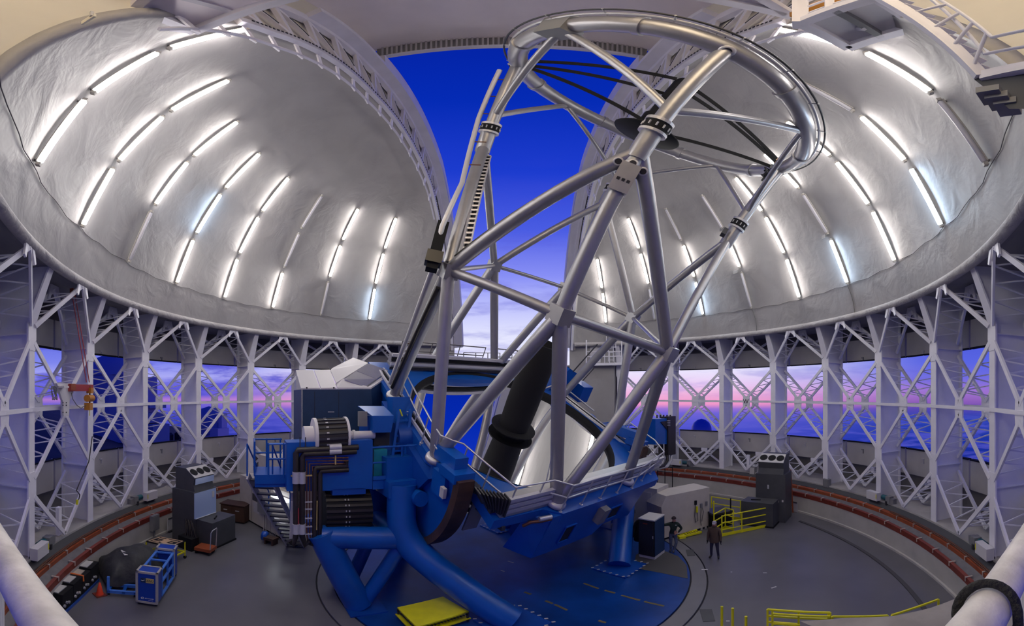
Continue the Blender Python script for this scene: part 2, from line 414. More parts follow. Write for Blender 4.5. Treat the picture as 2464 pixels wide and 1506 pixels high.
# cables lying in trays near the camera
for side, nm in ((-1, 'left'), (1, 'right')):
    mb = MB()
    for k, (r, z) in enumerate(((15.47, 1.53), (15.52, 1.545), (15.57, 1.53))):
        mb.path([pol(r+.01*math.sin(th*1.7+k), side*th, z+.006*math.sin(th*2.3+k)) for th in np.arange(112, 166, 2.0)], .022, 5)
    obj('cable_bundle', mb, 'copper', T2)
# dome skin (two halves), thickness 0.35
def XG(ang):                              # half width of the slit girder along the arch (angle from the front horizon)
    if ang <= 65: return 4.7
    if ang < 96: return 4.7+.5*(ang-65)/31
    if ang < 122: return 5.2
    if ang < 142: return 5.2-.45*(ang-122)/20
    return 4.75
def dome_half(side):
    mb = MB(); nlat, nlon = 44, 110; z0 = 11.0
    V = []; idx = {}
    lat0 = math.asin((z0-ZC)/RD)
    # sphere strips by x-planes: for each x, arc from front rim to back rim
    for off, R_ in ((0, RD), (1, RD+.28)):
        rimr = RD*math.cos(lat0); rows = []
        for i in range(nlon+1):
            f = math.sin(i/nlon*PI/2); xb = 4.7+(rimr-4.7)*f; rb = math.sqrt(max(R_*R_-xb*xb, 1e-6)); a0 = math.asin(min(1, (z0-ZC)/rb)); row = []
            for j in range(nlat+1):
                a = a0+(PI-2*a0)*j/nlat; x = xb+(XG(math.degrees(a))+.12-4.7)*(1-f); rr = math.sqrt(max(R_*R_-x*x, 1e-6))
                row.append(len(V)); V.append((side*x, rr*math.cos(a), ZC+rr*math.sin(a)))
            rows.append(row)
        F = []
        for i in range(nlon):
            for j in range(nlat):
                q = (rows[i][j], rows[i+1][j], rows[i+1][j+1], rows[i][j+1])
                F.append(q if (side > 0) != (off == 1) else q[::-1])
        idx[off] = (rows, F)
    allF = idx[0][1]+idx[1][1]
    r0, r1 = idx[0][0], idx[1][0]
    for j in range(nlat): allF.append((r0[0][j], r1[0][j], r1[0][j+1], r0[0][j+1]))
    mb.add(V, allF, True); return mb
struct('ceiling', dome_half(-1), 'foam')
struct('ceiling', dome_half(1), 'foam')
# foam roll at the rim and soffit
rr0 = math.sqrt(RD**2-3.8**2)
def clip_arc(side): return (side*19.0, side*161.0)
for side in (-1, 1):
    a, b = clip_arc(side)
    mb = MB(); prof = [(rr0-.02+.16*math.cos(t), 10.98+.17*math.sin(t)) for t in np.linspace(0, 2*PI, 9)[:-1]]
    mb.arc(prof, a, b, 2.5, True, closedprof=True); struct('trim_6' if side < 0 else 'trim_7', mb, 'rim')
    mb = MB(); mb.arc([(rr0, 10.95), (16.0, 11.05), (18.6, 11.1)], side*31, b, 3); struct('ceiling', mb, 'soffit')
# outer gate wall: panels per bay
TH0, DTH = 61.74-30, 15.0
CTH = [TH0+DTH*i for i in range(9)]       # column azimuths, one side
for side in (-1, 1):
    w = group_struct('wall_left' if side < 0 else 'wall_right')
    for i in range(8):
        a, b = side*(CTH[i]+.2), side*(CTH[i+1]-.2)
        for (z0, z1, nm) in ((9.0, 10.25, 'upper'), (2.85, 4.2, 'lower')):
            mb = MB(); mb.arc([(17.75, z0), (17.75, z1), (18.0, z1), (18.0, z0)], a, b, 3, closedprof=True); obj('panel', mb, 'panel', w)
            mb = MB(); zz = z0 if nm == 'upper' else z1
            mb.arc([(17.70, zz-.03), (17.70, zz+.03), (17.9, zz+.03), (17.9, zz-.03)], a, b, 3, closedprof=True); obj('seal_strip', mb, 'black', w)
            for fr in (.28, .72):
                th = a+(b-a)*fr; p = pol(17.72, th, (z0+z1)/2+(.25 if nm == 'lower' else -.45)); t = pol(1, th+90, 0)
                mb = MB().box(p, .16, .06, .07, t, pol(1, th, 0)).box(p+Vector((0, 0, -.12))+t*.04, .05, .05, .2, t, pol(1, th, 0)); obj('latch', mb, 'lgrey' if i % 2 else 'grey', w)
    mb = MB(); mb.arc([(18.15, 10.1), (18.15, 11.4)], side*29, side*168, 3); obj('recess', mb, 'recess', w); mb = MB(); mb.arc([(18.15, 1.7), (18.15, 3.0)], side*29, side*168, 3); obj('recess', mb, 'recess', w)
# front piers either side of the slit and the lower windscreen
for side, nm in ((-1, 'wall_front'), (1, 'wall_front')):
    w = group_struct(nm)
    mb = MB(); mb.arc([(15.55, 1.6), (15.55, 10.9), (18.4, 10.9), (18.4, 1.6)], side*17.2, side*30.5, 2.5, closedprof=True); obj('pier', mb, 'foam', w)
w = group_struct('wall_front')
mb = MB(); mb.arc([(17.0, 1.0), (17.0, 9.45), (17.4, 9.45), (17.4, 1.0)], -17.2, 17.2, 2, closedprof=True); obj('windscreen_skin', mb, 'corr', w)
for i in range(29): 
    th = -16.4+i*1.17; bar('rib', pol(16.97, th, 1.2), pol(16.97, th, 9.4), .09, .06, 'corr', w, pol(1, th, 0))
# railing on the windscreen walkway
t = thing('guard_railing', 'thin dark railing along the sill of the slit, against the sky', 'railing', pol(16.6, 0, 9.45))
ths = np.arange(-14, 15, 3.5)
for i, th in enumerate(ths):
    bar('post', pol(16.6, th, 9.4), pol(16.6, th, 10.55), .05, .05, 'cable', t)
    if i and i != 4:
        for z in (10.53, 9.98): rod('rail', pol(16.6, ths[i-1], z), pol(16.6, th, z), .025, 'cable', t)
mb = MB(); mb.arc([(16.3, 9.35), (17.0, 9.35), (17.0, 9.45), (16.3, 9.45)], -17, 17, 3, closedprof=True); obj('walkway', mb, 'lgrey', t)
# slit girders
def sph_x(x, r, y): return Vector((x, y, ZC+math.sqrt(max(r*r-x*x-y*y, 0))))
def arc_pt(x, r, ang):                    # ang: angle in the y-z plane from front horizon, degrees
    q = math.sqrt(r*r-x*x); a = math.radians(ang); return Vector((x, q*math.cos(a), ZC+q*math.sin(a)))
for side, nm, lab in ((-1, 'left', 'white arched lattice girder along the slit edge on the red crane side'), (1, 'right', 'white arched lattice girder along the slit edge on the yellow railing side')):
    t = thing('arch_girder', lab, 'girder', arc_pt(side*4.9, 15.5, 14))
    def G(r, ang, off=0.0): return arc_pt(side*(XG(ang)+off), r, ang)
    def strip(r0, r1, xa, xb, a0, a1, step=3):
        mb = MB(); n = int((a1-a0)/step); V = []
        for i in range(n+1):
            an = a0+(a1-a0)*i/n
            V += [G(r0, an, xa), G(r0, an, xb), G(r1, an, xb), G(r1, an, xa)]
        F = []
        for i in range(n):
            for k in range(4): F.append((i*4+k, i*4+(k+1) % 4, i*4+4+(k+1) % 4, i*4+4+k))
        F += [(0, 1, 2, 3), (n*4+3, n*4+2, n*4+1, n*4)]
        return mb.add(V, F, False)
    obj('inner_chord', strip(15.58, 15.80, -.05, .12, 13, 128), 'girder', t)
    obj('outer_chord', strip(17.35, 17.75, -.05, .15, 13, 130), 'girder', t)
    obj('slit_wall', strip(17.75, 18.5, -.5, -.2, 13, 95), 'girder', t)
    obj('wall_web', strip(17.6, 17.85, -.5, .2, 13, 112), 'girder', t)
    obj('back_plate', strip(15.8, 19.9, .22, .32, 13, 176), 'cream', t)
    a = 60.0
    while a < 127:
        p, q = G(15.8, a, .03), G(17.4, a, .03)
        bar('web_post', p, q, .16, .14, 'girder', t, (1, 0, 0))
        q2 = G(17.4, a+5.8, .03)
        bar('diagonal', p, q2, .16, .13, 'girder', t, (1, 0, 0))
        d = (q2-p).normalized(); c = (p+q2)/2
        bar('slot', c-d*.5+Vector((-side*.07, 0, 0)), c+d*.5+Vector((-side*.07, 0, 0)), .04, .02, 'gap', t, (1, 0, 0))
        a += 5.8
    mb = MB()
    for k in range(96):
        an = 52+k*.78; c = G(15.68, an, -.105); d = (G(15.68, an+.2, -.105)-c).normalized(); nn = Vector((side, 0, 0)); mb.box(c, .02, .10, .06, nn, d, nn.cross(d))
    obj('bolt_row', mb, 'gap', t, kind='stuff')
    a = 62.0
    while a < 142:
        c0, c1 = G(15.55, a, .12), G(15.12, a, .14); d = (G(15.2, a+1)-G(15.2, a)).normalized()
        bar('hanger', c0, c1, .05, .20, 'white', t, d)
        mb = MB(); mb.prism([c1-d*.16, c1+d*.30, c1+(c1-c0).normalized()*.20-d*.12], Vector((side*.05, 0, 0))); obj('gusset', mb, 'white', t)
        a += 5.0
    obj('hanger_rail', strip(15.06, 15.12, .11, .19, 55, 142), 'girder', t)
# upper shutter
def shut(r, x0, x1, a0, a1, mb, th=.25, n=None):
    n = n or int((a1-a0)/3); xs = np.linspace(x0, x1, 9)
    V = []
    for i in range(n+1):
        a_ = math.radians(a0+(a1-a0)*i/n)
        for xx in xs: V.append((xx, r*math.cos(a_), ZC+r*math.sin(a_)))
    F = []
    for i in range(n):
        for j in range(8): F.append((i*9+j, (i+1)*9+j, (i+1)*9+j+1, i*9+j+1))
    mb.add(V, F, True); return mb
RS = 18.95
t = thing('dome_shutter', 'smooth pale grey upper shutter closing the top of the slit, with a ribbed front lip', 'shutter', (0, -1.0, ZC+RS))
obj('shutter_skin', shut(RS, -5.6, 5.6, 93.5, 136, MB()), 'shutter', t)
mb = MB(); mb.box((0, -1.25, ZC+RS-.45), 10.2, .10, .90); obj('front_lip', mb, 'grey', t)  # darker than the ribs, so the shade between them is in the colour
for i in range(52):
    xx = -4.85+i*.19; bar('rib', (xx, -1.34, ZC+RS-.86), (xx, -1.34, ZC+RS-.05), .07, .08, 'corr', t, (0, 1, 0))
bar('lip_edge', (-5.1, -1.25, ZC+RS-.90), (5.1, -1.25, ZC+RS-.90), .24, .06, 'girder', t)
bar('lip_beam', (-5.2, -1.7, ZC+RS+.02), (5.2, -1.7, ZC+RS+.02), .9, .10, 'shutter', t)
t = thing('dome_shutter', 'cream coloured rear shutter behind the slit, high in both upper corners', 'shutter', (0, -16, 14))
obj('shutter_skin', shut(RS-.5, -5.6, 5.6, 136, 172, MB()), 'cream', t)
# ------------------------------------------------------------------ columns and bracing
SIDE = {-1: 'red crane', 1: 'yellow railing'}
def column(side, i):
    th = side*CTH[i]; e = pol(1, th, 0); tn = pol(1, th+90, 0); sd = 'left' if side < 0 else 'right'
    t = thing('steel_column', 'white steel column, %s from the slit, on the %s side' % (ORD[i], SIDE[side]), 'column', pol(15.9, th, 1.75), 'columns around the dome wall')
    w_ = .36
    mb = MB()
    mb.box(e*15.92+Vector((0, 0, 5.3)), w_, .05, 7.1, tn, e)
    obj('flange', mb, 'white', t)
    mb = MB(); f0 = [e*15.9-tn*.24+Vector((0, 0, 8.55)), e*15.9+tn*.24+Vector((0, 0, 8.55)), e*15.9+tn*.24+Vector((0, 0, 9.15)), e*15.2+tn*.15+Vector((0, 0, 11.0)), e*15.2-tn*.15+Vector((0, 0, 11.0)), e*15.9-tn*.24+Vector((0, 0, 9.15))]
    mb.hexa([f0[0], f0[1], f0[1]+e*.06, f0[0]+e*.06, f0[5], f0[2], f0[2]+e*.06, f0[5]+e*.06]); mb.hexa([f0[5], f0[2], f0[2]+e*.06, f0[5]+e*.06, f0[4], f0[3], f0[3]+e*.06, f0[4]+e*.06])
    obj('upper_flange', mb, 'white', t)
    mb = MB(); mb.prism([e*15.94+Vector((0, 0, 1.75)), e*17.2+Vector((0, 0, 1.75)), e*17.2+Vector((0, 0, 11.05)), e*15.25+Vector((0, 0, 11.0)), e*15.94+Vector((0, 0, 9.1))], tn*.04); obj('web', mb, 'web', t)
    mb = MB(); mb.box(e*17.2+Vector((0, 0, 6.4)), .36, .05, 9.3, tn, e); obj('outer_flange', mb, 'web', t)
    for z in (4.12, 6.55, 8.85):
        mb = MB(); mb.prism([e*15.95+tn*.18+Vector((0, 0, z)), e*17.15+tn*.18+Vector((0, 0, z)), e*17.15-tn*.18+Vector((0, 0, z)), e*15.95-tn*.18+Vector((0, 0, z))], (0, 0, .03)); obj('stiffener', mb, 'web', t)
    for z in (4.12, 8.85):
        mb = MB(); c = e*15.88+Vector((0, 0, z)); mb.prism([c-tn*.18-Vector((0, 0, .5)), c-tn*.26-Vector((0, 0, .3)), c-tn*.26+Vector((0, 0, .3)), c-tn*.18+Vector((0, 0, .5)), c+tn*.18+Vector((0, 0, .5)), c+tn*.26+Vector((0, 0, .3)), c+tn*.26-Vector((0, 0, .3)), c+tn*.18-Vector((0, 0, .5))], e*.05)
        obj('gusset_plate', mb, 'white', t)
    mb = MB(); mb.box(e*15.2+Vector((0, 0, 11.02)), .5, .35, .07, tn, e); obj('cap_plate', mb, 'lgrey', t)
def bay(side, i):
    a, b = side*CTH[i], side*CTH[i+1]; m_ = (a+b)/2; sd = 'left' if side < 0 else 'right'
    t = thing('lattice_brace', 'white X-shaped lattice bracing between the %s and %s columns, %s side' % (ORD[i], ORD[i+1], SIDE[side]), 'bracing', pol(16.4, m_, 1.75), 'lattice bracing between columns')
    rc, rbk = 15.92, 17.05
    def P(r, th, z): return pol(r, th, z)
    kk = math.cos(math.radians(7.5))
    def mid(r): return r*kk
    e = pol(1, m_, 0); tn = pol(1, m_+90, 0)
    arms = []
    for th in (a, b):
        for (z0, z1, q0, q1) in ((8.75, 6.75, 0, 0), (4.25, 6.35, 0, 0), (9.0, 10.85, 0, -.7), (3.95, 1.9, 0, 0)):
            fr = []
            for r, w_ in ((rc, .15), (rbk, .13)):
                p = P(r, th, z0); q = e*(mid(r)+q1)+Vector((0, 0, z1))
                d = (q-p).normalized(); p = p+d*.2
                bar('chord', p, q, w_, .07 if r == rc else .10, 'white' if r == rc else 'web', t, e)
                fr.append((p, q))
            n = 4
            (p0, q0_), (p1, q1_) = fr
            for k in range(n):
                u0, u1 = (k+.5)/(n+.5), (k+1.0)/(n+.5)
                s0 = p0.lerp(q0_, u0); s1 = p1.lerp(q1_, u1 if k % 1 == 0 else u0)
                bar('lacing_bar', s0, s1, .04, .04, 'web', t)
                if k < n-1: bar('lacing_bar', s1, p0.lerp(q0_, (k+1.5)/(n+.5)), .04, .04, 'web', t)
    for r, s_ in ((rc, 'white'), (rbk, 'web')):
        c = e*(mid(r)-.03)+Vector((0, 0, 6.55)); h = .36; ww = .24
        mb = MB(); mb.prism([c+tn*x_+Vector((0, 0, z_)) for x_, z_ in ((-ww, -h), (ww, -h), (ww*1.15, 0), (ww, h), (-ww, h), (-ww*1.15, 0))], e*.06)
        g = obj('gusset_plate', mb, s_, t)
        if r == rc and side == 1 and i == 2:
            text('letter_mark', 'W', 'txtk', g, c-e*.035+Vector((0, 0, .0)), tn, (0, 0, 1), .42, .003)
        c = e*(mid(r)-.72)+Vector((0, 0, 10.9)); mb = MB()
        mb.prism([c+tn*x_+Vector((0, 0, z_)) for x_, z_ in ((-.42, -.42), (-.32, -.48), (-.14, -.08), (.14, -.08), (.32, -.48), (.42, -.42), (.26, .12), (-.26, .12))], e*.06)
        obj('peak_plate', mb, s_, t)
        bar('mid_rail', P(r, a, 6.55), e*mid(r)+Vector((0, 0, 6.55)), .10, .12, s_, t, (0, 0, 1)); bar('mid_rail', e*mid(r)+Vector((0, 0, 6.55)), P(r, b, 6.55), .10, .12, s_, t, (0, 0, 1))
    # outer V supports carrying the gate panels
    rr_ = 17.55; c = e*mid(rr_)
    for z0, z1 in ((2.75, 1.8), (10.3, 11.0)):
        for th in (a, b):
            q = P(rr_, th, z1); bar('strut', c+Vector((0, 0, z0)), c.lerp(Vector((q.x, q.y, 0)), .62)+Vector((0, 0, z1)), .13, .10, 'white', t, e)
        mb = MB().box(c+Vector((0, 0, z0+.06)), .5, .12, .2, tn, e); obj('strut_head', mb, 'white', t)
    if i == 7 or (i == 2 and side > 0) or (i == 6 and side < 0):
        bar('mullion', e*(mid(rc)+.25)+Vector((0, 0, 1.8 if i == 7 else 1.8)), e*(mid(rc)+.25)+Vector((0, 0, 10.7 if i == 7 else 2.9)), .2, .14, 'white', t, e)
for side in (-1, 1):
    for i in range(9): column(side, i)
    for i in range(8): bay(side, i)
# ------------------------------------------------------------------ dome lamps
LAT = [(20.4, 28.8), (30.4, 38.7), (40.4, 48.8)]
ROWN = ['lowest', 'middle', 'highest']
OFF = {(-1, 4, 0), (-1, 5, 1), (-1, 5, 2), (-1, 8, 0), (1, 10, 0), (1, 9, 2), (1, 7, 1), (1, 5, 2), (1, 5, 0), (1, 4, 2), (1, 3, 0)}
COOL = {(-1, 3, 0), (-1, 7, 1), (1, 9, 0), (1, 7, 0), (1, 4, 0)}
def on_dome(r, lat, azd): 
    la = math.radians(lat); t_ = math.radians(azd); return Vector((r*math.cos(la)*math.sin(t_), r*math.cos(la)*math.cos(t_), ZC+r*math.sin(la)))
for side in (-1, 1):
    for k in range(2 if side > 0 else 3, 11):
        azd = side*(15*k-.95)
        for j, (l0, l1) in enumerate(LAT):
            if k == 2 and j == 2: continue
            key = (side, k, j); st = 'unlit' if key in OFF else ('bluish lit' if key in COOL else 'lit')
            rown = ORD[k-(2 if side > 0 else 3)]
            p, q = on_dome(RD-.13, l0, azd), on_dome(RD-.13, l1, azd); c = (p+q)/2; n = (Vector((0, 0, ZC))-c).normalized()
            t = thing('tube_lamp', '%s tube lamp, %s of the %s row from the slit, %s side' % (st, ROWN[j], rown, SIDE[side]), 'lamp', c, 'tube lamps on the dome')
            d = (q-p).normalized()
            bar('housing', p-n*.058, q-n*.058, .18, .03, 'lhouse', t, n)
            mb = MB(); mb.path([p+d*.02, p+d*.05, q-d*.05, q-d*.02], [.05, .072, .072, .05], 12); obj('tube', mb, 'lamp_o' if key in OFF else ('lamp_b' if key in COOL else 'lamp_w'), t)
            for s_, z in ((p, -1), (q, 1)): bar('end_cap', s_+d*z*.0, s_+d*z*.09, .11, .11, 'lhouse', t, n)
            for fr in (.02, .98):
                s_ = p.lerp(q, fr); bar('standoff', s_-n*.02, s_-n*.17, .05, .05, 'cable', t)
for side, nm in ((-1, 'left'), (1, 'right')):
    mb = MB(); mb.path([on_dome(RD-.03+.012*math.sin(z*1.3), 20.0+.16*math.sin(z*.9)-(.12 if int(z/15) % 2 else 0), side*z) for z in np.arange(30, 166, 2.0)], .013, 5)
    tag(obj('cable_run', mb, 'wire'), 'thin grey cable linking the lamp rows on the %s side of the dome' % SIDE[side], 'cable')
for azd, l0, l1, nm in ((103.5, 20, 14.3, 'nearer the black rope'), (74, 20, 14.3, 'nearer the telescope')):
    mb = MB(); mb.path([on_dome(RD-.03, l0+(l1-l0)*f, azd+.4*math.sin(f*3)) for f in np.linspace(0, 1, 8)], .018, 5)
    tag(obj('cable_run', mb, 'cable'), 'grey cable dropping from the lamps to the dome rim, %s' % nm, 'cable')
for azd, la in ((103, 30.0), (72.5, 29.4), (74, 40)):
    c = on_dome(RD-.14, la, azd); n = (Vector((0, 0, ZC))-c).normalized(); mb = MB().box(c, .3, .2, .16, n.cross(Vector((0, 0, 1))).normalized(), Vector((0, 0, 1)), n)
    tag(obj('junction_box', mb, 'grey'), {103: 'grey junction box directly above a bluish lamp near the dome rim', 72.5: 'lower grey junction box among the lamps, by an unlit lamp', 74: 'upper grey junction box among the lamps, below an unlit lamp'}[azd], 'box')
# unseen warm fill added high overhead to brighten and colour the rear shutter
ld = bpy.data.lights.new('warm_shutter_fill', 'SPOT'); ld.energy = 3600; ld.color = (1, .84, .62); ld.shadow_soft_size = .3; ld.spot_size = math.radians(120); ld.spot_blend = .5
lo_ = bpy.data.objects.new('warm_shutter_fill', ld); COL.objects.link(lo_); lo_.location = (0, -13.0, 15.6); lo_.rotation_euler = Vector((0, -1.0, .75)).to_track_quat('-Z', 'Y').to_euler()
# ------------------------------------------------------------------ world outside
mb = MB(); V = []; F = []
NA, NR = 44, 10
rnd = random.Random(3)
for i in range(NA+1):
    th = -150+i*(105.0/NA)
    for j in range(NR+1):
        r = 24+ (j/NR)**1.6*420
        edge = min(1, max(0, (-46-th)/30.0))
        z = -1.0 - 6*(j/NR)*(1.6-edge) - 30*(1-edge)*(j/NR) + rnd.uniform(-.4, .4)*(1+3*j/NR)
        V.append(pol(r, th, z))
for i in range(NA):
    for j in range(NR): F.append((i*(NR+1)+j, i*(NR+1)+j+1, (i+1)*(NR+1)+j+1, (i+1)*(NR+1)+j))
mb.add(V, F, True); struct('hill', mb, 'hill')
def far(x, y, d): return at_d(x, y, d)
# dark tall observatory building at left
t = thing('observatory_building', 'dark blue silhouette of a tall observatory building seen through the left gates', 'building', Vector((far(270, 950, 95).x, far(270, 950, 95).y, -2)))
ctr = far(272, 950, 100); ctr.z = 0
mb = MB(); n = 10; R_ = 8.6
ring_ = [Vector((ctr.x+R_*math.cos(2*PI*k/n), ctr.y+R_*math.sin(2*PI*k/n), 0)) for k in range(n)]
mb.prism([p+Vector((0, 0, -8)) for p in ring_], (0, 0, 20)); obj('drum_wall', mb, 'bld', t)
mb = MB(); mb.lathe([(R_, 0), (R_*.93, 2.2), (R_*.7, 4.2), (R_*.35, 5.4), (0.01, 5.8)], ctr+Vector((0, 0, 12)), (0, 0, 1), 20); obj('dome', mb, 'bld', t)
p = far(366, 950, 96); mb = MB().box((p.x, p.y, 5.5), 2.6, 4, 12, (ray(366, 950).cross(Vector((0, 0, 1))).normalized()), Vector((ray(366, 950).x, ray(366, 950).y, 0)).normalized()); obj('sunlit_edge', mb, 'bldl', t)  # pale slab puts the building's sunlit edge into the colour
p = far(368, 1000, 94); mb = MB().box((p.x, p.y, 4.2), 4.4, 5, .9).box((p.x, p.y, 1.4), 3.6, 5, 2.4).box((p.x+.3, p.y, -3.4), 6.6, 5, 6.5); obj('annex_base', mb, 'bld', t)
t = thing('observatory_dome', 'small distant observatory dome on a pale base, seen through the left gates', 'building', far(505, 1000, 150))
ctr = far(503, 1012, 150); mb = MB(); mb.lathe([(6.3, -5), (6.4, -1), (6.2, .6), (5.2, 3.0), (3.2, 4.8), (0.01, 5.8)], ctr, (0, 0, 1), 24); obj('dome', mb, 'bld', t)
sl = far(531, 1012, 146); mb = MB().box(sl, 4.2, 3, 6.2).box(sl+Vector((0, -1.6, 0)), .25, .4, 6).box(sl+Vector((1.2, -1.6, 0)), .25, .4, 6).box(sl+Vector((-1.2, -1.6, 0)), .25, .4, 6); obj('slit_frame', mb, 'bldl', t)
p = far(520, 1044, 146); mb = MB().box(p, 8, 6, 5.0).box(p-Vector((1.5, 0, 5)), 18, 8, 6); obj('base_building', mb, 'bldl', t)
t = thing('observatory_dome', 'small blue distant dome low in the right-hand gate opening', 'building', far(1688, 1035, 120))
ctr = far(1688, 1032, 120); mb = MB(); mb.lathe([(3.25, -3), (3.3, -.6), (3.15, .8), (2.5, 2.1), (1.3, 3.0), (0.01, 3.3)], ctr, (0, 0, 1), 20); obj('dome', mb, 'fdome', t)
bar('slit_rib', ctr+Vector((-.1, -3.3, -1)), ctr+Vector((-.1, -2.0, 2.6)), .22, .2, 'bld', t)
for i_, (x_, y_) in enumerate(((405, 1055), (432, 1052), (455, 1056))):
    p = far(x_, y_, 110); mb = MB().box(p, 2.2, 2, 2.0).prism([p+Vector((-1.2, -1.1, 1.0)), p+Vector((1.2, -1.1, 1.0)), p+Vector((0, -1.1, 1.7))], (0, 2.2, 0)); tag(obj('hut', mb, 'hill'), 'dark low hut outside the left gates, %s' % ('nearest the tall building', 'middle one of three', 'farthest from the tall building')[i_], 'hut', 'huts outside')
# ================================================================== TELESCOPE
EL_, PS_ = math.radians(60.384), math.radians(-50.019)
A_ = Vector((math.cos(EL_)*math.cos(PS_), math.cos(EL_)*math.sin(PS_), math.sin(EL_)))
U_ = Vector((-math.sin(PS_), math.cos(PS_), 0)); V_ = A_.cross(U_); W_ = Vector((math.cos(PS_), math.sin(PS_), 0))
O_ = Vector((0, 0, 5.588)); Z_ = Vector((0, 0, 1))
rho = math.radians(225); E1 = U_*math.cos(rho)+V_*math.sin(rho); E2 = -U_*math.sin(rho)+V_*math.cos(rho)
def tl(R, l, ang): a = math.radians(ang); return O_+A_*l+(E1*math.cos(a)+E2*math.sin(a))*R
def uvl(u, v, l): return O_+U_*u+V_*v+A_*l
def uwz(u, w, z): return U_*u+W_*w+Z_*z
def px_w(x, y, w): return on_pl(x, y, W_*w, W_)
TEL = thing('telescope', 'giant silver truss telescope tilted over its blue mirror cell in the middle of the dome', 'telescope', O_)
# --- top ring
RT, LT = 4.395, 13.552
mb = MB(); mb.path([tl(RT, LT, k*6) for k in range(60)], .255, 16, closed=True); ringo = obj('top_ring', mb, 'silver', TEL)
for k in range(8):
    a = 22.5+k*45; p, q = tl(RT, LT, a-.9), tl(RT, LT, a+.9); mb = MB(); mb.tube(p, q, .30, n=16); obj('ring_joint', mb, 'silver', ringo)
for a in (0, 90, 180, 270):
    c = tl(RT+.0, LT, a); n = (tl(RT+.3, LT-.35, a)-c).normalized(); mb = MB(); mb.lathe([(.0, .0), (.10, .0), (.10, .02)], c+n*.245, n, 14); obj('lifting_hole', mb, 'gap', ringo); mb = MB(); mb.lathe([(.10, .0), (.17, .0), (.17, -.05)], c+n*.255, n, 16); obj('hole_rim', mb, 'silver2', ringo)
mb = MB(); mb.path([tl(RT+.42, LT+.22, k*4) for k in range(-34, 32)], .03, 6); obj('cable_rail', mb, 'belt', ringo)
mb = MB(); mb.path([tl(RT+.26, LT+.20, k*4) for k in range(-34, 32)], .045, 6); obj('ring_strip', mb, 'silver2', ringo)
for k in range(-8, 9): rod('rail_stay', tl(RT+.2, LT+.18, k*15.5), tl(RT+.46, LT+.22, k*15.5), .022, 'lgrey', ringo)
c = tl(RT, LT, -45); mb = MB().box(c-A_*.02, .75, .55, .62, (tl(RT, LT, -40)-c).normalized(), (c-O_-A_*LT).normalized(), A_); obj('ring_block', mb, 'grey', ringo)
# --- nodes
LK, RK, LM, RC, RM, LP, RP = 10.66, 4.289, 5.568, 4.499, 4.462, .561, 4.78
Kn = {a: tl(RK, LK, a) for a in (-90, 0, 90, 180)}
Mn = {'A': tl(RC, LM, -45), 'B': tl(RM, LM, 0), 'C': tl(RC, LM, 45), 'D': tl(RC, LM, 135), 'F': tl(RM, LM, 180), 'E': tl(RC, LM, -135)}
Ft = {k: tl(RP, LP, k) for k in (-22.5, 22.5, 67.5, 112.5, 157.5, 202.5, 247.5, -67.5)}
def tube(a, b, r, name='truss_tube', m='silver', sh0=0, sh1=0):
    d = (b-a).normalized(); mb = MB().tube(a+d*sh0, b-d*sh1, r, n=16); return obj(name, mb, m, TEL)
for a in Kn:
    top = tl(RT, LT, a); d = (top-Kn[a]).normalized()
    tube(Kn[a], top, .195, sh0=.2)
    for s in (-45, 45): tube(Kn[a]+d*.55, tl(RT-.05, LT-.1, a+s), .085 if a in (90, 180) else .11)
    c = Kn[a]; mb = MB()
    mb.lathe([(.0, -.20), (.31, -.20), (.31, -.13), (.27, -.13)], c, d, 24, False)
    mb.lathe([(.27, .12), (.31, .12), (.31, .20), (.0, .20)], c, d, 24, False)
    col_ = obj('collar', mb, 'silver2', TEL)
    mb = MB(); mb.lathe([(.29, -.13), (.29, .13)], c, d, 24); obj('collar_band', mb, 'black', col_)
    for k in range(12):
        t_ = 2*PI*k/12; x = d.orthogonal().normalized(); y = d.cross(x); bar('bolt', c+(x*math.cos(t_)+y*math.sin(t_))*.30-d*.05, c+(x*math.cos(t_)+y*math.sin(t_))*.30+d*.05, .03, .03, 'lgrey', col_)
    b_ = c-d*.95; tube(c-d*.15, b_, .235)
NB = {-90: ('A', 'E'), 0: ('A', 'B', 'C'), 90: ('C', 'D'), 180: ('D', 'F', 'E')}
for a, ns_ in NB.items():
    for n_ in ns_:
        s = Kn[a]-(tl(RT, LT, a)-Kn[a]).normalized()*.75
        o_ = tube(s, Mn[n_], .185 if n_ in 'ABC' and a in (0, -90) else .15, sh1=.2)
        if a == 0:
            q = s.lerp(Mn[n_], .09); n = (CAM-q); dd = (Mn[n_]-s).normalized(); n = (n-dd*n.dot(dd)).normalized()
            mb = MB(); mb.lathe([(.0, .0), (.075, .0)], q+n*.188, n, 12); obj('lifting_hole', mb, 'gap', o_); mb = MB(); mb.lathe([(.075, .005), (.115, .005), (.115, -.06)], q+n*.185, n, 14); obj('hole_rim', mb, 'silver2', o_)
for p, q in (('A', 'B'), ('B', 'C'), ('D', 'F'), ('F', 'E'), ('A', 'E'), ('C', 'D')):
    tube(Mn[p], Mn[q], .135 if p+q in ('AB', 'BC') else .085, sh0=.2, sh1=.2, name='mid_strut')
for n_, q in Mn.items():
    x = U_ if n_ in 'BF' else (q-O_-A_*LM).normalized(); mb = MB().box(q, .42, .46, .42, x, A_.cross(x), A_); obj('node_block', mb, 'silver', TEL)
FT = {-22.5: 'AB', 22.5: 'BC', 67.5: 'C', 112.5: 'D', 157.5: 'DF', 202.5: 'FE', 247.5: 'E', -67.5: 'A'}
for f, ns_ in FT.items():
    for n_ in ns_: tube(Mn[n_], Ft[f], .185, sh0=.2, sh1=.05)
    mb = MB(); mb.lathe([(.0, .08), (.27, .08), (.30, .02), (.30, -.06), (0, -.06)], Ft[f], A_, 20); obj('foot_flange', mb, 'silver2', TEL)
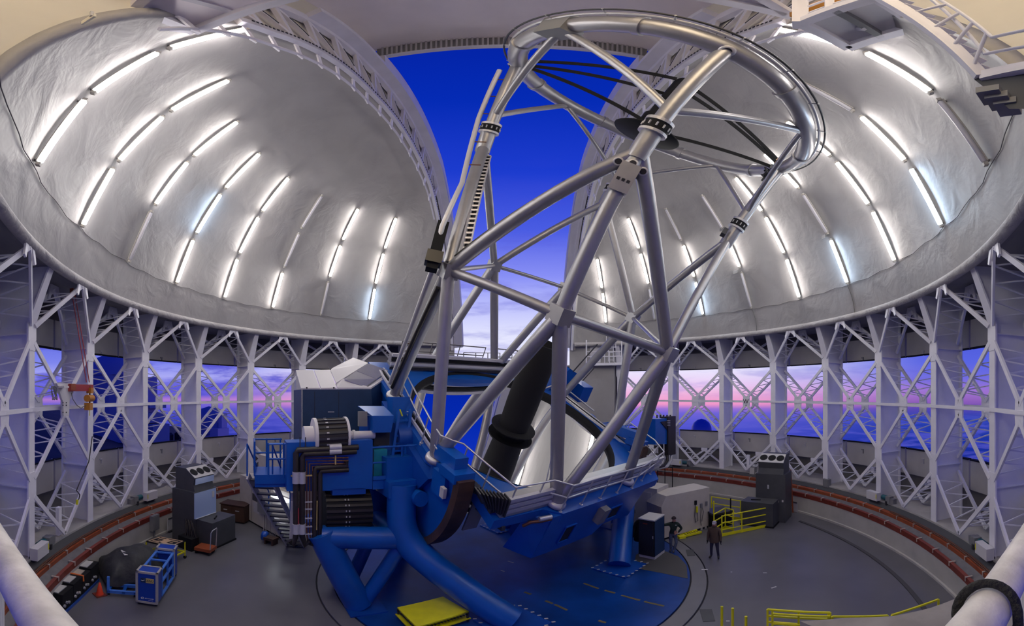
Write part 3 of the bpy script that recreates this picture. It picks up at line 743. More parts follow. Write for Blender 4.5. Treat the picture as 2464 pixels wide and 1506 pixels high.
# box casting just under the nearest collar
d = (Mn['B']-Kn[0]).normalized(); c = Kn[0]+d*1.55; xx = d.cross(CAM-c).normalized(); yy = xx.cross(d)
mb = MB().box(c, .42, .42, .75, xx, yy, d); o_ = obj('node_casting', mb, 'silver', TEL)
for k in (-1, 0, 1):
    for s_ in (-1, 1): mb = MB().box(c+yy*.215*s_+xx*.11*k+d*.08, .07, .01, .07, xx, yy, d); obj('slot', mb, 'gap', o_)
# conduit, ladder and control boxes along the left leg
def offs(p, u_, v_): return p+U_*u_+V_*v_
m1 = tl(RT, LT, -90); kA = Kn[-90]
lead = (Vector((0, 0, 1)).cross(ray(1100, 500))).normalized()     # sideways, to the left as seen from the gallery
D_ = lambda p: (p-CAM).length
pts = [m1+lead*.40-A_*.35, kA+lead*.45+A_*.4, at_d(1112, 440, D_(kA)*.45+D_(Mn['A'])*.55-.1), at_d(1064, 545, D_(Mn['A'])+.1), at_d(1040, 650, D_(Mn['A'])+.1), at_d(985, 800, (D_(Mn['A'])+D_(Ft[-67.5]))/2), Ft[-67.5]+lead*.25+A_*.5]
mb = MB().path(pts, .075, 10); cd_ = obj('cable_conduit', mb, 'silver2', TEL)
for k, (i_, f_) in enumerate(((0, .2), (0, .55), (0, .9), (1, .4), (1, .75), (5, .2))):
    p = pts[i_].lerp(pts[i_+1], f_); rod('clamp', p, p-lead*.4, .02, 'copper', cd_)
pa, pb = kA-A_*1.1-lead*.05, Mn['A']+A_*.35-lead*.12
mb = MB(); s_ = -lead*.26
mb.beam(pa+s_*.35, pb+s_*.35, .06, .08).beam(pa+s_*1.15, pb+s_*1.15, .03, .05); lad = obj('cable_ladder', mb, 'silver2', TEL)
mb = MB(); mb.beam(pa+s_*.75+(pa-CAM).normalized()*.05, pb+s_*.75+(pa-CAM).normalized()*.05, .16, .03); obj('ladder_cables', mb, 'black', lad)
for k in range(26): p = pa.lerp(pb, k/25); bar('rung', p+s_*.35, p+s_*1.15, .05, .06, 'silver2', lad)
d = (kA-Mn['A']).normalized()
p = at_d(1052, 592, (pts[3]-CAM).length-.1); x = d.cross(CAM-p).normalized(); mb = MB().box(p, .30, .30, 1.55, x, x.cross(d), d); obj('control_box', mb, 'black', TEL)
p = at_d(1044, 622, (pts[3]-CAM).length-.35); mb = MB().box(p, .42, .35, .36, x, x.cross(d), d); obj('control_box', mb, 'blackp', TEL)
s_ = Kn[0]-(tl(RT, LT, 0)-Kn[0]).normalized()*.9; q_ = Mn['A']; dd = (q_-s_).normalized(); up_ = (Z_-dd*Z_.dot(dd)).normalized()*.225-(dd.cross(Z_)).normalized()*.02
mb = MB().path([s_.lerp(q_, f_)+up_ for f_ in (.12, .4, .7, .93)], .045, 6); obj('tube_cable', mb, 'rubber', TEL)
p_, q_ = Mn['A']-A_*.3, Ft[-67.5]+A_*.4
mb = MB().path([p_.lerp(q_, f_)+lead*.12+(CAM-p_).normalized()*.22 for f_ in (0.05, .35, .7, 1)], .07, 6); obj('tube_cable', mb, 'rubber', TEL)
mb = MB(); rnd = random.Random(5); c0 = tl(RT-.1, LT-.42, 92)
for k in range(9): mb.path([c0+Vector((rnd.uniform(-.3, .3), rnd.uniform(-.2, .2), rnd.uniform(-.3, .3))) for _ in range(4)], .04, 5)
obj('cable_bundle', mb, 'belt', TEL, kind='stuff')
for f_, n_ in ((.12, 'C'), (.18, 'D')):
    p = Kn[90].lerp(Mn[n_], f_); d_ = (Mn[n_]-Kn[90]).normalized(); x = d_.cross(CAM-p).normalized(); mb = MB().box(p+x*.28*(1 if n_ == 'C' else -1), .16, .2, .34, x, x.cross(d_), d_); obj('sensor_box', mb, 'belt', TEL)
# --- secondary mirror unit and its vanes
mb = MB(); mb.lathe([(0, 14.75), (.30, 14.75), (.36, 14.6), (.36, 13.0), (.46, 12.9), (.46, 12.35), (.2, 12.2), (0, 12.2)], O_, A_, 20); sec = obj('secondary_housing', mb, 'black', TEL)
mb = MB(); mb.lathe([(.0, 12.02), (.25, 12.02), (1.02, 12.10), (1.05, 12.14), (1.0, 12.18), (.2, 12.22), (0, 12.22)], O_, A_, 32); obj('secondary_baffle', mb, 'black', sec)
for k in range(10): bar('lattice', O_+A_*(12.9+k*.16)+U_*.37+V_*(-.15), O_+A_*(13.06+k*.16)+U_*.37+V_*(.15), .03, .03, 'grey', sec)
for a in (-90, 90):
    e_ = tl(RT-.22, LT, a); rad = (tl(1, 0, a)-O_).normalized(); tan = A_.cross(rad)
    for (dl, off, lc, oc) in ((.18, .0, 14.65, .1), (.02, -.08, 14.1, -.34), (-.12, .08, 12.45, .30)):
        p = e_+A_*dl+tan*off; q = O_+A_*lc+rad*.34+tan*oc; bar('spider_vane', p, q, .045, .12, 'black', sec, A_)
        bar('vane_clamp', p, p.lerp(q, .04), .10, .16, 'tan' if dl > 0 else 'grey', sec, A_)
# --- mirror, cell, deck
Rm = 4.06
mb = MB(); prof = [(r, (r*r)/(2*28.8)-.03) for r in np.linspace(.001, Rm, 40)]
mb.lathe(prof, O_, A_, 128); obj('primary_mirror', mb, 'mirror', TEL)
mb = MB(); mb.lathe([(Rm-.02, -.1), (Rm-.02, .25), (Rm+.0, .30), (Rm+.0, .44), (Rm+.12, .50)], O_, A_, 96); obj('mirror_rim', mb, 'black', TEL)
outer = [(-3.98, -4.42), (-2.35, -4.46), (-1.85, -4.82), (3.7, -4.85), (4.65, -3.8), (4.65, 4.95), (-4.5, 4.95), (-4.5, -1.5), (-3.85, -2.8)]
def polyr(ang):
    c_, s_ = math.cos(ang), math.sin(ang); best = 99
    for i in range(len(outer)):
        (x1, y1), (x2, y2) = outer[i], outer[(i+1) % len(outer)]
        den = c_*(y2-y1)-s_*(x2-x1)
        if abs(den) < 1e-9: continue
        t_ = (x1*(y2-y1)-y1*(x2-x1))/den; s2 = (x1*s_-y1*c_)/den
        if t_ > 0 and -1e-6 <= s2 <= 1+1e-6: best = min(best, t_)
    return best
angs = sorted(set([2*PI*k/120 for k in range(120)]+[math.atan2(y, x) % (2*PI) for x, y in outer]))
mb = MB(); V = []; n = len(angs)
for a in angs:
    r = polyr(a); c_, s_ = math.cos(a), math.sin(a)
    V += [uvl((Rm+.08)*c_, (Rm+.08)*s_, .48), uvl(r*c_, r*s_, .46), uvl(r*c_, r*s_, .12), uvl(min(r, 4.14)*c_, min(r, 4.14)*s_, .1)]
F = []
for i in range(n):
    j = (i+1) % n
    for k in range(3): F.append((i*4+k, j*4+k, j*4+k+1, i*4+k+1))
mb.add(V, F, False); obj('cell_deck', mb, 'blue', TEL)
mb = MB(); oc = [(3.75*math.cos(math.radians(22.5+45*k)), 3.75*math.sin(math.radians(22.5+45*k))) for k in range(8)]
mb.prism([uvl(x, y, -1.35) for x, y in oc], A_*.95); obj('cell_body', mb, 'blued', TEL)  # darker blue, with the shadow under the deck put into its colour
def girder_poly(v0, v1, name):
    sh = [(-2.2, .40), (-2.2, -1.42), (-.5, -1.42), (.62, -1.42), (1.0, -1.02), (1.7, -1.05), (2.78, -1.23), (2.95, -.1), (3.3, .40)]
    mb = MB().prism([uvl(u_, v0, l_) for u_, l_ in sh], V_*(v1-v0)); return obj(name, mb, 'blue', TEL)
gd = girder_poly(-4.8, -3.6, 'cell_girder')
mb = MB().prism([uvl(-2.15, -4.8, .17), uvl(-2.66, -4.26, .17), uvl(-2.75, -4.1, -1.41), uvl(-2.2, -4.8, -1.42)], U_*.55+V_*.3); obj('girder_end', mb, 'blue', gd)
for (u0, u1, l0, l1) in ((-1.34, -.84, -1.04, -.30), (.95, 1.62, -.80, -.22)):
    mb = MB().prism([uvl(u0, -4.81, l0), uvl(u1, -4.81, l0), uvl(u1, -4.81, l1), uvl(u0, -4.81, l1)], V_*.02); obj('access_hole', mb, 'gap', gd)
    for a, b in (((u0, l0), (u1, l0)), ((u1, l0), (u1, l1)), ((u1, l1), (u0, l1)), ((u0, l1), (u0, l0))): bar('hole_frame', uvl(a[0], -4.82, a[1]), uvl(b[0], -4.82, b[1]), .05, .05, 'blue', gd, V_)
mb = MB().box(uvl(.22, -4.93, -.18), .34, .26, .62, U_, V_, A_); obj('junction_box', mb, 'grey', gd)
mb = MB().prism([uvl(-2.16, -4.81, .18), uvl(-2.67, -4.27, .18), uvl(-2.2, -4.0, .18), uvl(-1.7, -4.3, .18)], A_*.02); obj('girder_lit_top', mb, 'bluel', gd)  # light blue plate: the lit top of the girder end put into colour
girder_poly(3.6, 4.8, 'cell_girder')
# folded mirror covers: near stack, far stack, side rails
for v0, l0, nm in ((-4.15, .48, 'near'), (4.35, .62, 'far')):
    k0 = 3 if nm == 'near' else 1
    mb = MB().box(uvl(.30, v0, l0+.05), 8.2, .5, .10, U_, V_, A_).box(uvl(.30, v0, l0+.33), 8.2, .34, .34, U_, V_, A_); cs = obj('mirror_cover', mb, 'silver', TEL)
    for k in range(3):
        mb = MB().box(uvl(.30, v0-.20 if nm == 'near' else v0-.20, l0+.16+k*.20), 8.2, .10, .13, U_, V_, A_); obj('cover_slat', mb, 'silver2' if nm == 'near' else ('black' if k == 1 else 'roofw'), cs)
    if nm == 'near':
        for k in range(9): 
            q = uvl(-3.75-.03*k, v0-.2+.05*k, l0+.1); bar('fan_leaf', q, q+A_*.62-U_*(.05+.05*k), .03, .28, 'belt', cs, V_)
    else:
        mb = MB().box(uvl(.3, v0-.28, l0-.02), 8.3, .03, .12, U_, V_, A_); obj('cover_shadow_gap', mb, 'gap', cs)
for u0 in (-4.22, 4.35):
    mb = MB().box(uvl(u0, .7, .50), .36, 6.6, .14, U_, V_, A_); rl = obj('cover_rail', mb, 'blue', TEL)
    for k, mm in ((-.16, 'silver2'), (-.04, 'black'), (.08, 'silver2')):
        mb = MB().box(uvl(u0+k, .7, .60), .06, 6.6, .10, U_, V_, A_); obj('rail_strip', mb, mm, rl)
mb = MB(); 
for k in range(12): q = uvl(-3.9, -2.7-.13*k, .60); mb.box(q, .16, .12, .12+.05*(k % 3), U_, V_, A_)
obj('cover_drive', mb, 'belt', TEL)
mb = MB().box(uvl(0, 4.28, -.02), 2.0, .4, .25, U_, V_, A_); obj('rim_bracket', mb, 'black', TEL)
# railing around the cell deck
rl = [(-4.5, 1.9), (-4.1, 2.2), (-4.5, -1.2), (-4.55, -1.95), (-4.3, -2.2), (-4.05, -2.4), (-3.63, -4.32), (-2.3, -4.36), (-1.88, -4.72), (-.75, -4.70), (1.8, -4.77), (4.0, -4.4), (4.5, -3.6), (4.5, -2.2)]
for lv in (1.0, 1.45):
    mb = MB().path([uvl(u_, v_, lv) for u_, v_ in rl], .028, 7); obj('railing', mb, 'chrome', TEL)
def along(poly, n):
    L = [0]
    for i in range(1, len(poly)): L.append(L[-1]+math.dist(poly[i], poly[i-1]))
    for k in range(n):
        s_ = L[-1]*k/(n-1); i = max(j for j in range(len(L)-1) if L[j] <= s_+1e-9); f_ = (s_-L[i])/(L[i+1]-L[i]); yield (poly[i][0]+(poly[i+1][0]-poly[i][0])*f_, poly[i][1]+(poly[i+1][1]-poly[i][1])*f_)
for u_, v_ in along(rl, 20):
    rod('railing_post', uvl(u_, v_, .42), uvl(u_, v_, 1.46), .024, 'chrome', TEL); rod('post_foot', uvl(u_, v_, .40), uvl(u_, v_, .48), .06, 'chrome', TEL)
for pl in ([(-3.0, 5.2), (-1.5, 5.2), (0, 5.2), (1.5, 5.2)], [(2.2, 5.2), (3.6, 5.2), (4.9, 5.0)]):
    for lv in (.95, 1.4): mb = MB().path([uvl(a, b, lv) for a, b in pl], .026, 6); obj('railing', mb, 'cable', TEL)
    for a, b in pl: rod('railing_post', uvl(a, b, .3), uvl(a, b, 1.42), .022, 'cable', TEL)
# central baffle
mb = MB(); mb.lathe([(.60, -.25), (.60, .35), (.62, 1.2), (.60, 3.75), (.56, 3.78), (.56, .3)], O_, A_, 32); cb = obj('central_baffle', mb, 'black', TEL)
mb = MB(); mb.lathe([(.6, .16), (.90, .16), (.90, .21), (.6, .23)], O_, A_, 32, False); obj('baffle_flange', mb, 'black', cb)
# elevation discs, trunnions
for s, nm in ((-1, 'left'), (1, 'right')):
    uo = s*4.40
    def dp(r, ang, u_): a = math.radians(ang); return O_+U_*u_+(W_*math.cos(a)+Z_*math.sin(a))*r
    arcp = [dp(3.35, -14-k*4.6, uo-.12) for k in range(34)]; inn = [dp(1.9, -170+k*4.5, uo-.12) for k in range(36)]
    mb = MB().prism(arcp+inn, U_*.24); ed = obj('elevation_disc', mb, 'blue', TEL)
    mb = MB(); n = 34; V = []
    for k in range(n+1):
        a = -13-k*4.6; V += [dp(3.35, a, uo-.24), dp(3.60, a, uo-.24), dp(3.60, a, uo+.24), dp(3.35, a, uo+.24)]
    F = [(i*4+k, i*4+(k+1) % 4, i*4+4+(k+1) % 4, i*4+4+k) for i in range(n) for k in range(4)]+[(0, 1, 2, 3), (n*4+3, n*4+2, n*4+1, n*4)]
    mb.add(V, F, False); obj('drive_rim', mb, 'brown', ed)
    a = math.radians(-14); r_ = (W_*math.cos(a)+Z_*math.sin(a)); t_ = U_.cross(r_)
    mb = MB().box(O_+U_*uo+r_*3.1+Z_*.1, .62, .8, .26, U_, r_, t_).box(O_+U_*(uo+.05)+r_*2.6+Z_*.35, .4, 1.3, .4, U_, r_, t_).box(O_+U_*(uo-.1)+r_*2.5-Z_*.45, .3, .7, .7, U_, r_, t_); obj('disc_bracket', mb, 'blue', ed)
    mb = MB().box(O_+U_*(uo-.3)+r_*2.9-Z_*.5, .1, .2, .3, U_, r_, t_); obj('limit_switch', mb, 'lgrey', ed)
    mb = MB().prism([uvl(s*4.15, -2.2, .1), uvl(s*4.15, 2.2, .1), uvl(s*4.15, 1.4, -1.5), uvl(s*4.15, -1.4, -1.5)], U_*s*.55); obj('trunnion_web', mb, 'blued', TEL)
    mb = MB().tube(O_+U_*s*4.2, O_+U_*s*4.95, .5, n=24); obj('trunnion', mb, 'blued', TEL)
mb = MB().prism([uvl(-4.42, -1.5, .46), uvl(-4.42, 3.9, .46), uvl(-4.42, 3.0, -1.0), uvl(-4.42, -1.0, -1.2)], U_*.12); obj('side_plate', mb, 'blue', TEL)
# bracing underneath
for a, b in (((-2.6, -4.4, .1), (-3.4, -2.6, -1.0)), ((-3.6, -4.5, .1), (-3.6, -2.4, -.4))): bar('stay', uvl(*a), uvl(*b), .12, .12, 'belt', TEL)
mb = MB().box(uvl(-3.55, -3.3, -.55), .5, .05, 1.2, U_, V_, A_); obj('hanging_plate', mb, 'grey', TEL)
mb = MB().path([uvl(-2.2, -4.75, .30), uvl(-2.5, -4.7, .26), uvl(-2.8, -4.6, .22), uvl(-2.9, -4.5, .0)], .05, 8); obj('valve_pipe', mb, 'copper', TEL)
mb = MB().tube(uvl(-2.2, -4.72, .36), uvl(-2.6, -4.66, .33), .07, n=10); obj('valve', mb, 'chrome', TEL)
# drive machinery at the far right of the cell
mc = uvl(5.0, 2.5, .4)
mb = MB().prism([mc+U_*a+A_*b for a, b in ((-1.0, 0), (1.1, -.2), (1.2, .5), (.7, 1.1), (.0, 1.35), (-.6, .7))], V_*.7).box(mc+U_*1.2+A_*.2-V_*.3, .8, .8, .9, U_, V_, A_); obj('drive_unit', mb, 'blue', TEL)
rod('guide_mast', mc+U_*.3+A_*1.2, mc+U_*1.3+A_*2.9, .035, 'belt', TEL); rod('guide_mast', mc+U_*1.4+A_*.7, mc+U_*1.9+A_*1.5, .03, 'belt', TEL)
mb = MB().path([mc-U_*1.5+A_*.1, mc-U_*.4+A_*.5, mc+U_*.2-V_*.9+A_*.2, mc+U_*.6-V_*2.0], .04, 6); obj('guard_edge', mb, 'lgrey', TEL)

# ================================================================== MOUNT
MT = thing('telescope_mount', 'royal blue telescope mount of thick bent tubes carrying platforms on both sides', 'mount', (0, 0, .02))
def mtube(pts, r, name='support_tube', m='blue', n=20): return obj(name, MB().path(pts, r, n), m, MT)
def bend(a, b, c, r):
    d0, d1 = (a-b).normalized(), (c-b).normalized(); q = [b+d0*r]
    for k in range(1, 6): f_ = k/6; q.append((b+d0*r).lerp(b, f_).lerp(b.lerp(b+d1*r, f_), f_))
    return [a]+q+[b+d1*r, c]
for s in (-1, 1):
    for w in (1, -1):
        foot = U_*s*(3.08 if s < 0 else 2.22)+W_*w*(3.67 if s < 0 else 3.55)+Z_*.10; b = uwz(s*(5.2 if s < 0 else 4.8), w*(1.15 if s < 0 else 2.2), 2.56); top = uwz(s*5.1, w*1.0, 4.25)
        mtube(bend(foot, b, top, .8), .44)
        mb = MB().prism([foot+U_*x+W_*y-Z_*.085 for x, y in ((-.75, -.75), (.75, -.75), (.75, .75), (-.75, .75))], (0, 0, .05)); fp = obj('foot_plate', mb, 'blued', MT)
        for k in range(22):
            f_ = k/22*4; e = int(f_); f2 = f_-e; cs = [(-.75, -.75), (.75, -.75), (.75, .75), (-.75, .75), (-.75, -.75)]; x = cs[e][0]+(cs[e+1][0]-cs[e][0])*f2; y = cs[e][1]+(cs[e+1][1]-cs[e][1])*f2
            bar('hazard_mark', foot+U_*x+W_*y-Z_*.03, foot+U_*(x+.09)+W_*(y+.05)-Z_*.03, .05, .012, 'lgrey', fp)
        n2 = uwz(s*7.5, w*.75, 2.72); mtube([b, n2], .36)
        f1 = uwz(s*6.37, w*.76, .10)
        mtube([n2+Z_*.15, f1], .42); mtube([b+Z_*-.1+U_*s*-.1, f1+U_*-s*.1], .24)
    mb = MB().box(uwz(s*6.25, .76, .035), 1.1, 1.3, .05, U_, W_, Z_); obj('foot_plate', mb, 'blued', MT)
    mtube([uwz(s*5.2, 1.15, 2.6), uwz(s*5.2, -1.15, 2.6)], .32)
    mb = MB().box(uwz(s*5.1, 0, 4.15), 1.0, 2.4, .5, U_, W_, Z_).prism([uwz(s*5.1-.45, -.9, 4.4), uwz(s*5.1+.45, -.9, 4.4), uwz(s*5.1+.45, .9, 4.4), uwz(s*5.1-.45, .9, 4.4)], Z_*.7); obj('bearing_pedestal', mb, 'blue', MT)
    mtube([uwz(s*4.75, 1.3, 3.9), uwz(s*4.75, 1.62, 3.9)], .24, 'jack_cylinder')
# left instrument platform --------------------------------------------------
w0 = .8
def fc(x, y, w=w0): return px_w(x, y, w)
mb = MB().prism([fc(690, 1065), fc(690, 1182), fc(896, 1176), fc(897, 1058)], W_*-.75); cbx = obj('cable_box', mb, 'blue', MT)
mb = MB().prism([fc(800, 1176), fc(800, 1192), fc(880, 1188), fc(880, 1174)], W_*-.7); obj('cable_box_skirt', mb, 'blued', cbx)
def pipe(pts, r, m, name='pipe', w=w0+.07): 
    q = [fc(x, y, w) for x, y in pts]; return obj(name, MB().path(q, r, 8), m, cbx)
pipe([(862, 1076), (715, 1083), (712, 1090), (712, 1290), (705, 1312), (697, 1300)], .085, 'rubber')
pipe([(857, 1086), (731, 1092), (727, 1100), (727, 1290), (735, 1312), (745, 1300)], .085, 'rubber')
pipe([(833, 1110), (833, 1122), (760, 1126), (757, 1134), (757, 1285), (752, 1312), (744, 1306)], .075, 'rubber')
pipe([(838, 1130), (772, 1133), (770, 1140), (770, 1285), (764, 1310), (757, 1305)], .075, 'rubber')
for k, (yy, xx) in enumerate(((1101, 731), (1108, 738), (1115, 745), (1121, 752))): pipe([(838, yy), (xx, yy+1), (xx, 1280), (xx+4, 1308)], .026, 'copper', 'copper_pipe', w0+.05)
for x0, y0, x1, y1 in ((792, 1077, 821, 1075), (792, 1087, 821, 1085), (712, 1135, 712, 1163), (727, 1135, 727, 1163), (712, 1260, 712, 1284), (727, 1260, 727, 1284)):
    mb = MB().tube(fc(x0, y0, w0+.07), fc(x1, y1, w0+.07), .105, n=12); obj('pipe_sleeve', mb, 'silver2', cbx)
for x0, y0, x1, y1, m in ((700, 1145, 775, 1143, 'txty'), (807, 1090, 807, 1125, 'txty'), (706, 1225, 757, 1224, 'lgrey'), (706, 1247, 757, 1246, 'lgrey'), (706, 1268, 757, 1266, 'lgrey'), (706, 1285, 757, 1284, 'lgrey'), (700, 1208, 757, 1207, 'lgrey')): bar('pipe_bracket', fc(x0, y0, w0+.05), fc(x1, y1, w0+.05), .04, .05, m, cbx, W_)
bar('red_hose', fc(718, 1222, w0+.12), fc(718, 1268, w0+.12), .03, .03, 'crane', cbx); bar('yellow_hose', fc(763, 1205, w0+.15), fc(762, 1275, w0+.15), .025, .025, 'txty', cbx)
for x in (722, 735, 776, 790): bar('cable_drop', fc(x, 1052, w0+.02), fc(x, 1084, w0+.04), .03, .03, 'belt', cbx)
# cable drum on top
ca, cb_ = fc(758, 1052, .35), fc(829, 1048, .35)
mb = MB().tube(ca, cb_, .52, n=28); dr = obj('cable_drum', mb, 'rubber', MT)
for p, q in ((ca-U_*.07, ca+U_*.02), (cb_-U_*.02, cb_+U_*.05)): mb = MB().tube(p, q, .58, n=28); obj('drum_flange', mb, 'wbox', dr)
for k in range(20):
    t_ = 2*PI*k/20; o2 = (W_*math.cos(t_)+Z_*math.sin(t_))*.53; bar('drum_link', ca+o2, cb_+o2, .07, .05, 'belt', dr, o2)
    bar('link_label', ca.lerp(cb_, .28)+o2*1.05, ca.lerp(cb_, .36)+o2*1.05, .04, .02, 'lgrey', dr, o2)
mb = MB().tube(ca-U_*.35, ca-U_*.05, .34, n=20); obj('drum_motor', mb, 'wbox', dr)
mb = MB().tube(cb_+U_*.1, cb_+U_*.95, .13, n=14).tube(cb_+U_*.25, cb_+U_*.32, .17, n=14); obj('drum_shaft', mb, 'wbox', dr)
ca, cb_ = fc(774, 1225, .1), fc(878, 1222, .1)
mb = MB().tube(ca, cb_, .80, n=32); dr = obj('cable_drum', mb, 'black', MT)
for k in range(30):
    t_ = 2*PI*k/30; o2 = (W_*math.cos(t_)+Z_*math.sin(t_))*.81; bar('drum_link', ca+o2, cb_+o2, .08, .05, 'rubber', dr, o2)
    for f_ in (.40, .47): bar('link_label', ca.lerp(cb_, f_)+o2*1.04, ca.lerp(cb_, f_+.02)+o2*1.04, .05, .02, 'lgrey', dr, o2)
# right-hand walkway with railing and panels
def plat(u0, u1, wa, wb, z, name='platform'): mb = MB().box(uwz((u0+u1)/2, (wa+wb)/2, z-.14), u1-u0, wb-wa, .28, U_, W_, Z_); return obj(name, mb, 'blue', MT)
pf = plat(-5.95, -4.05, -1.4, .8, 4.40)
bar('toe_rail', uwz(-5.95, .82, 4.48), uwz(-4.05, .82, 4.48), .04, .12, 'blue', pf)
for z in (4.95, 5.42): rod('guard_rail', uwz(-5.95, .78, z), uwz(-4.05, .78, z), .03, 'blue', pf); rod('guard_rail', uwz(-4.05, .78, z), uwz(-4.05, -1.0, z), .03, 'blue', pf)
for u_ in (-5.0, -4.05): rod('guard_post', uwz(u_, .78, 4.4), uwz(u_, .78, 5.45), .03, 'blue', pf)
mb = MB().prism([fc(900, 1082, .5), fc(900, 1150, .5), fc(932, 1149, .5), fc(932, 1081, .5)], W_*-.3); obj('control_panel', mb, 'teal', pf)
mb = MB().prism([fc(900, 1040, .35), fc(900, 1072, .35), fc(937, 1071, .35), fc(938, 1040, .35)], W_*-.3); obj('panel_screen', mb, 'gap', pf)
tops = [fc(896, 1002, .6), fc(896, 1062, .6), fc(946, 1060, .6), fc(948, 1002, .6)]
mb = MB().prism([tops[0], fc(899, 1041, .6), fc(941, 1040, .6), tops[3]], W_*-1.1).prism([tops[0], tops[3], tops[3]+W_*-.9+Z_*.28, tops[0]+W_*-.9+Z_*.28-U_*.2], Z_*.02); obj('bearing_housing', mb, 'blue', pf)
mb = MB().prism([fc(884, 1000, .2), fc(884, 1068, .2), fc(898, 1068, .2), fc(896, 1002, .2)], W_*-.9); obj('housing_side', mb, 'blued', pf)
mb = MB().prism([fc(864, 990, .4), fc(864, 1026, .4), fc(884, 1026, .4), fc(884, 990, .4)], W_*-.15); obj('switch_box', mb, 'grey', pf)
l0, l1 = fc(960, 985, .2), fc(935, 1150, .5)
for o2 in (Vector(), U_*.42): bar('ladder_stile', l0+o2, l1+o2, .09, .12, 'blue', pf, W_)
for k in range(9): p = l0.lerp(l1, (k+.5)/9); bar('ladder_rung', p, p+U_*.42, .06, .06, 'blue', pf)
mb = MB().prism([fc(945, 955, -.2), fc(945, 1150, -.2), fc(1030, 1150, -.2), fc(1028, 1050, -.2), fc(985, 955, -.2)], W_*-.5); obj('yoke_plate', mb, 'blue', pf)
bar('yellow_tag', fc(962, 985, .45), fc(968, 1001, .45), .06, .03, 'yellow', pf)
mb = MB().prism([fc(963, 1082, .1), fc(955, 1125, .1), fc(978, 1124, .1), fc(982, 1080, .1)], W_*-.1); obj('dark_opening', mb, 'gap', pf)
mb = MB().ball(fc(971, 1052, .2), .12); obj('inspection_lamp', mb, 'lit', pf)
# left end: stair platform with railing and steps
pf = plat(-9.4, -8.5, -.9, .4, 4.62)
for z in (5.1, 5.55):
    rod('guard_rail', uwz(-9.4, -.85, z), uwz(-8.5, -.85, z), .03, 'blue', pf); rod('guard_rail', uwz(-9.0, .38, z), uwz(-8.5, .38, z), .03, 'bluel' if z > 5.3 else 'blue', pf)
    rod('guard_rail', uwz(-9.4, -.85, z), uwz(-9.4, .0, z), .03, 'blue', pf)
for u_, w_ in ((-9.4, -.85), (-9.0, -.85), (-8.55, -.85), (-9.4, 0), (-9.0, .38), (-8.55, .38)): rod('guard_post', uwz(u_, w_, 4.5), uwz(u_, w_, 5.58), .03, 'blue', pf)
mb = MB().box(uwz(-8.95, -.25, 4.36), .9, 1.2, .26, U_, W_, Z_); obj('platform_skirt', mb, 'blue', pf)
# stair down to the floor beside the hanging hoses
sa0, sa1 = uwz(-9.25, .1, 4.5), on_z(712, 1312, .02)
side_ = (sa1-sa0).cross(Z_).normalized()
st = thing('access_stair', 'steep grey metal stair leading from the floor up to the blue platform', 'stair', sa1)
for o2 in (side_*.38, side_*-.38): bar('stringer', sa0+o2, sa1+o2, .06, .24, 'lgrey', st)
for k in range(14): p = sa0.lerp(sa1, (k+.5)/14); bar('tread', p+side_*.36, p-side_*.36, .22, .05, 'belt', st)
for o2 in (side_*.4, side_*-.4):
    rod('handrail', sa0+o2+Z_*1.0, sa0.lerp(sa1, .45)+o2+Z_*.9, .025, 'blue', st)
    rod('handrail_post', sa0+o2, sa0+o2+Z_*1.0, .025, 'blue', st); rod('handrail_post', sa0.lerp(sa1, .45)+o2, sa0.lerp(sa1, .45)+o2+Z_*.9, .025, 'blue', st)
for x in (704, 757): bar('hose_support', fc(x, 1186, .6), fc(x-4, 1300, .6), .09, .06, 'lgrey', cbx, W_)
# right-hand mirror image of the platform, far side
def fr(x, y, w=1.4): return px_w(x, y, w)
mb = MB().prism([fr(1577, 1008), fr(1577, 1070), fr(1612, 1068), fr(1612, 1006)], W_*-1.0); rb = obj('cable_box', mb, 'blue', MT)
mb = MB().prism([fr(1608, 1003, 1.5), fr(1608, 1095, 1.5), fr(1626, 1093, 1.5), fr(1626, 1001, 1.5)], W_*-.5); obj('hose_panel', mb, 'rubber', rb)
mb = MB().prism([fr(1590, 1015, 1.45), fr(1607, 1035, 1.45), fr(1608, 1012, 1.45)], W_*-.03); obj('hose_spread', mb, 'rubber', rb)
for k in range(4): mb = MB().path([fr(1588+k*9, 1068), fr(1588+k*9, 1108), fr(1578+k*9, 1122), fr(1556+k*8, 1128)], .10 if k != 1 else .05, 8); obj('hose', mb, 'rubber' if k % 2 == 0 else 'lgrey', rb)
for k in range(5): bar('cable_fitting', fr(1581+k*8, 1006), fr(1581+k*8, 998), .07, .07, 'belt', rb)
for k in range(4): bar('hose_label', fr(1606, 1012+k*4, 1.6), fr(1612, 1012+k*4, 1.6), .05, .03, 'lgrey', rb)
pr = plat(5.9, 8.2, -1.2, 1.0, 4.35)
for z in (4.9, 5.4): rod('guard_rail', uwz(5.9, -1.1, z), uwz(8.2, -1.1, z), .03, 'blue', pr); rod('guard_rail', uwz(5.9, .95, z), uwz(7.4, .95, z), .03, 'blue', pr)
for u_ in (5.9, 6.7, 7.4, 8.2): rod('guard_post', uwz(u_, -1.1, 4.3), uwz(u_, -1.1, 5.43), .03, 'blue', pr)
mb = MB().box(uwz(6.4, 0, 4.9), 1.0, 1.4, 1.1, U_, W_, Z_); obj('bearing_housing', mb, 'blue', pr)
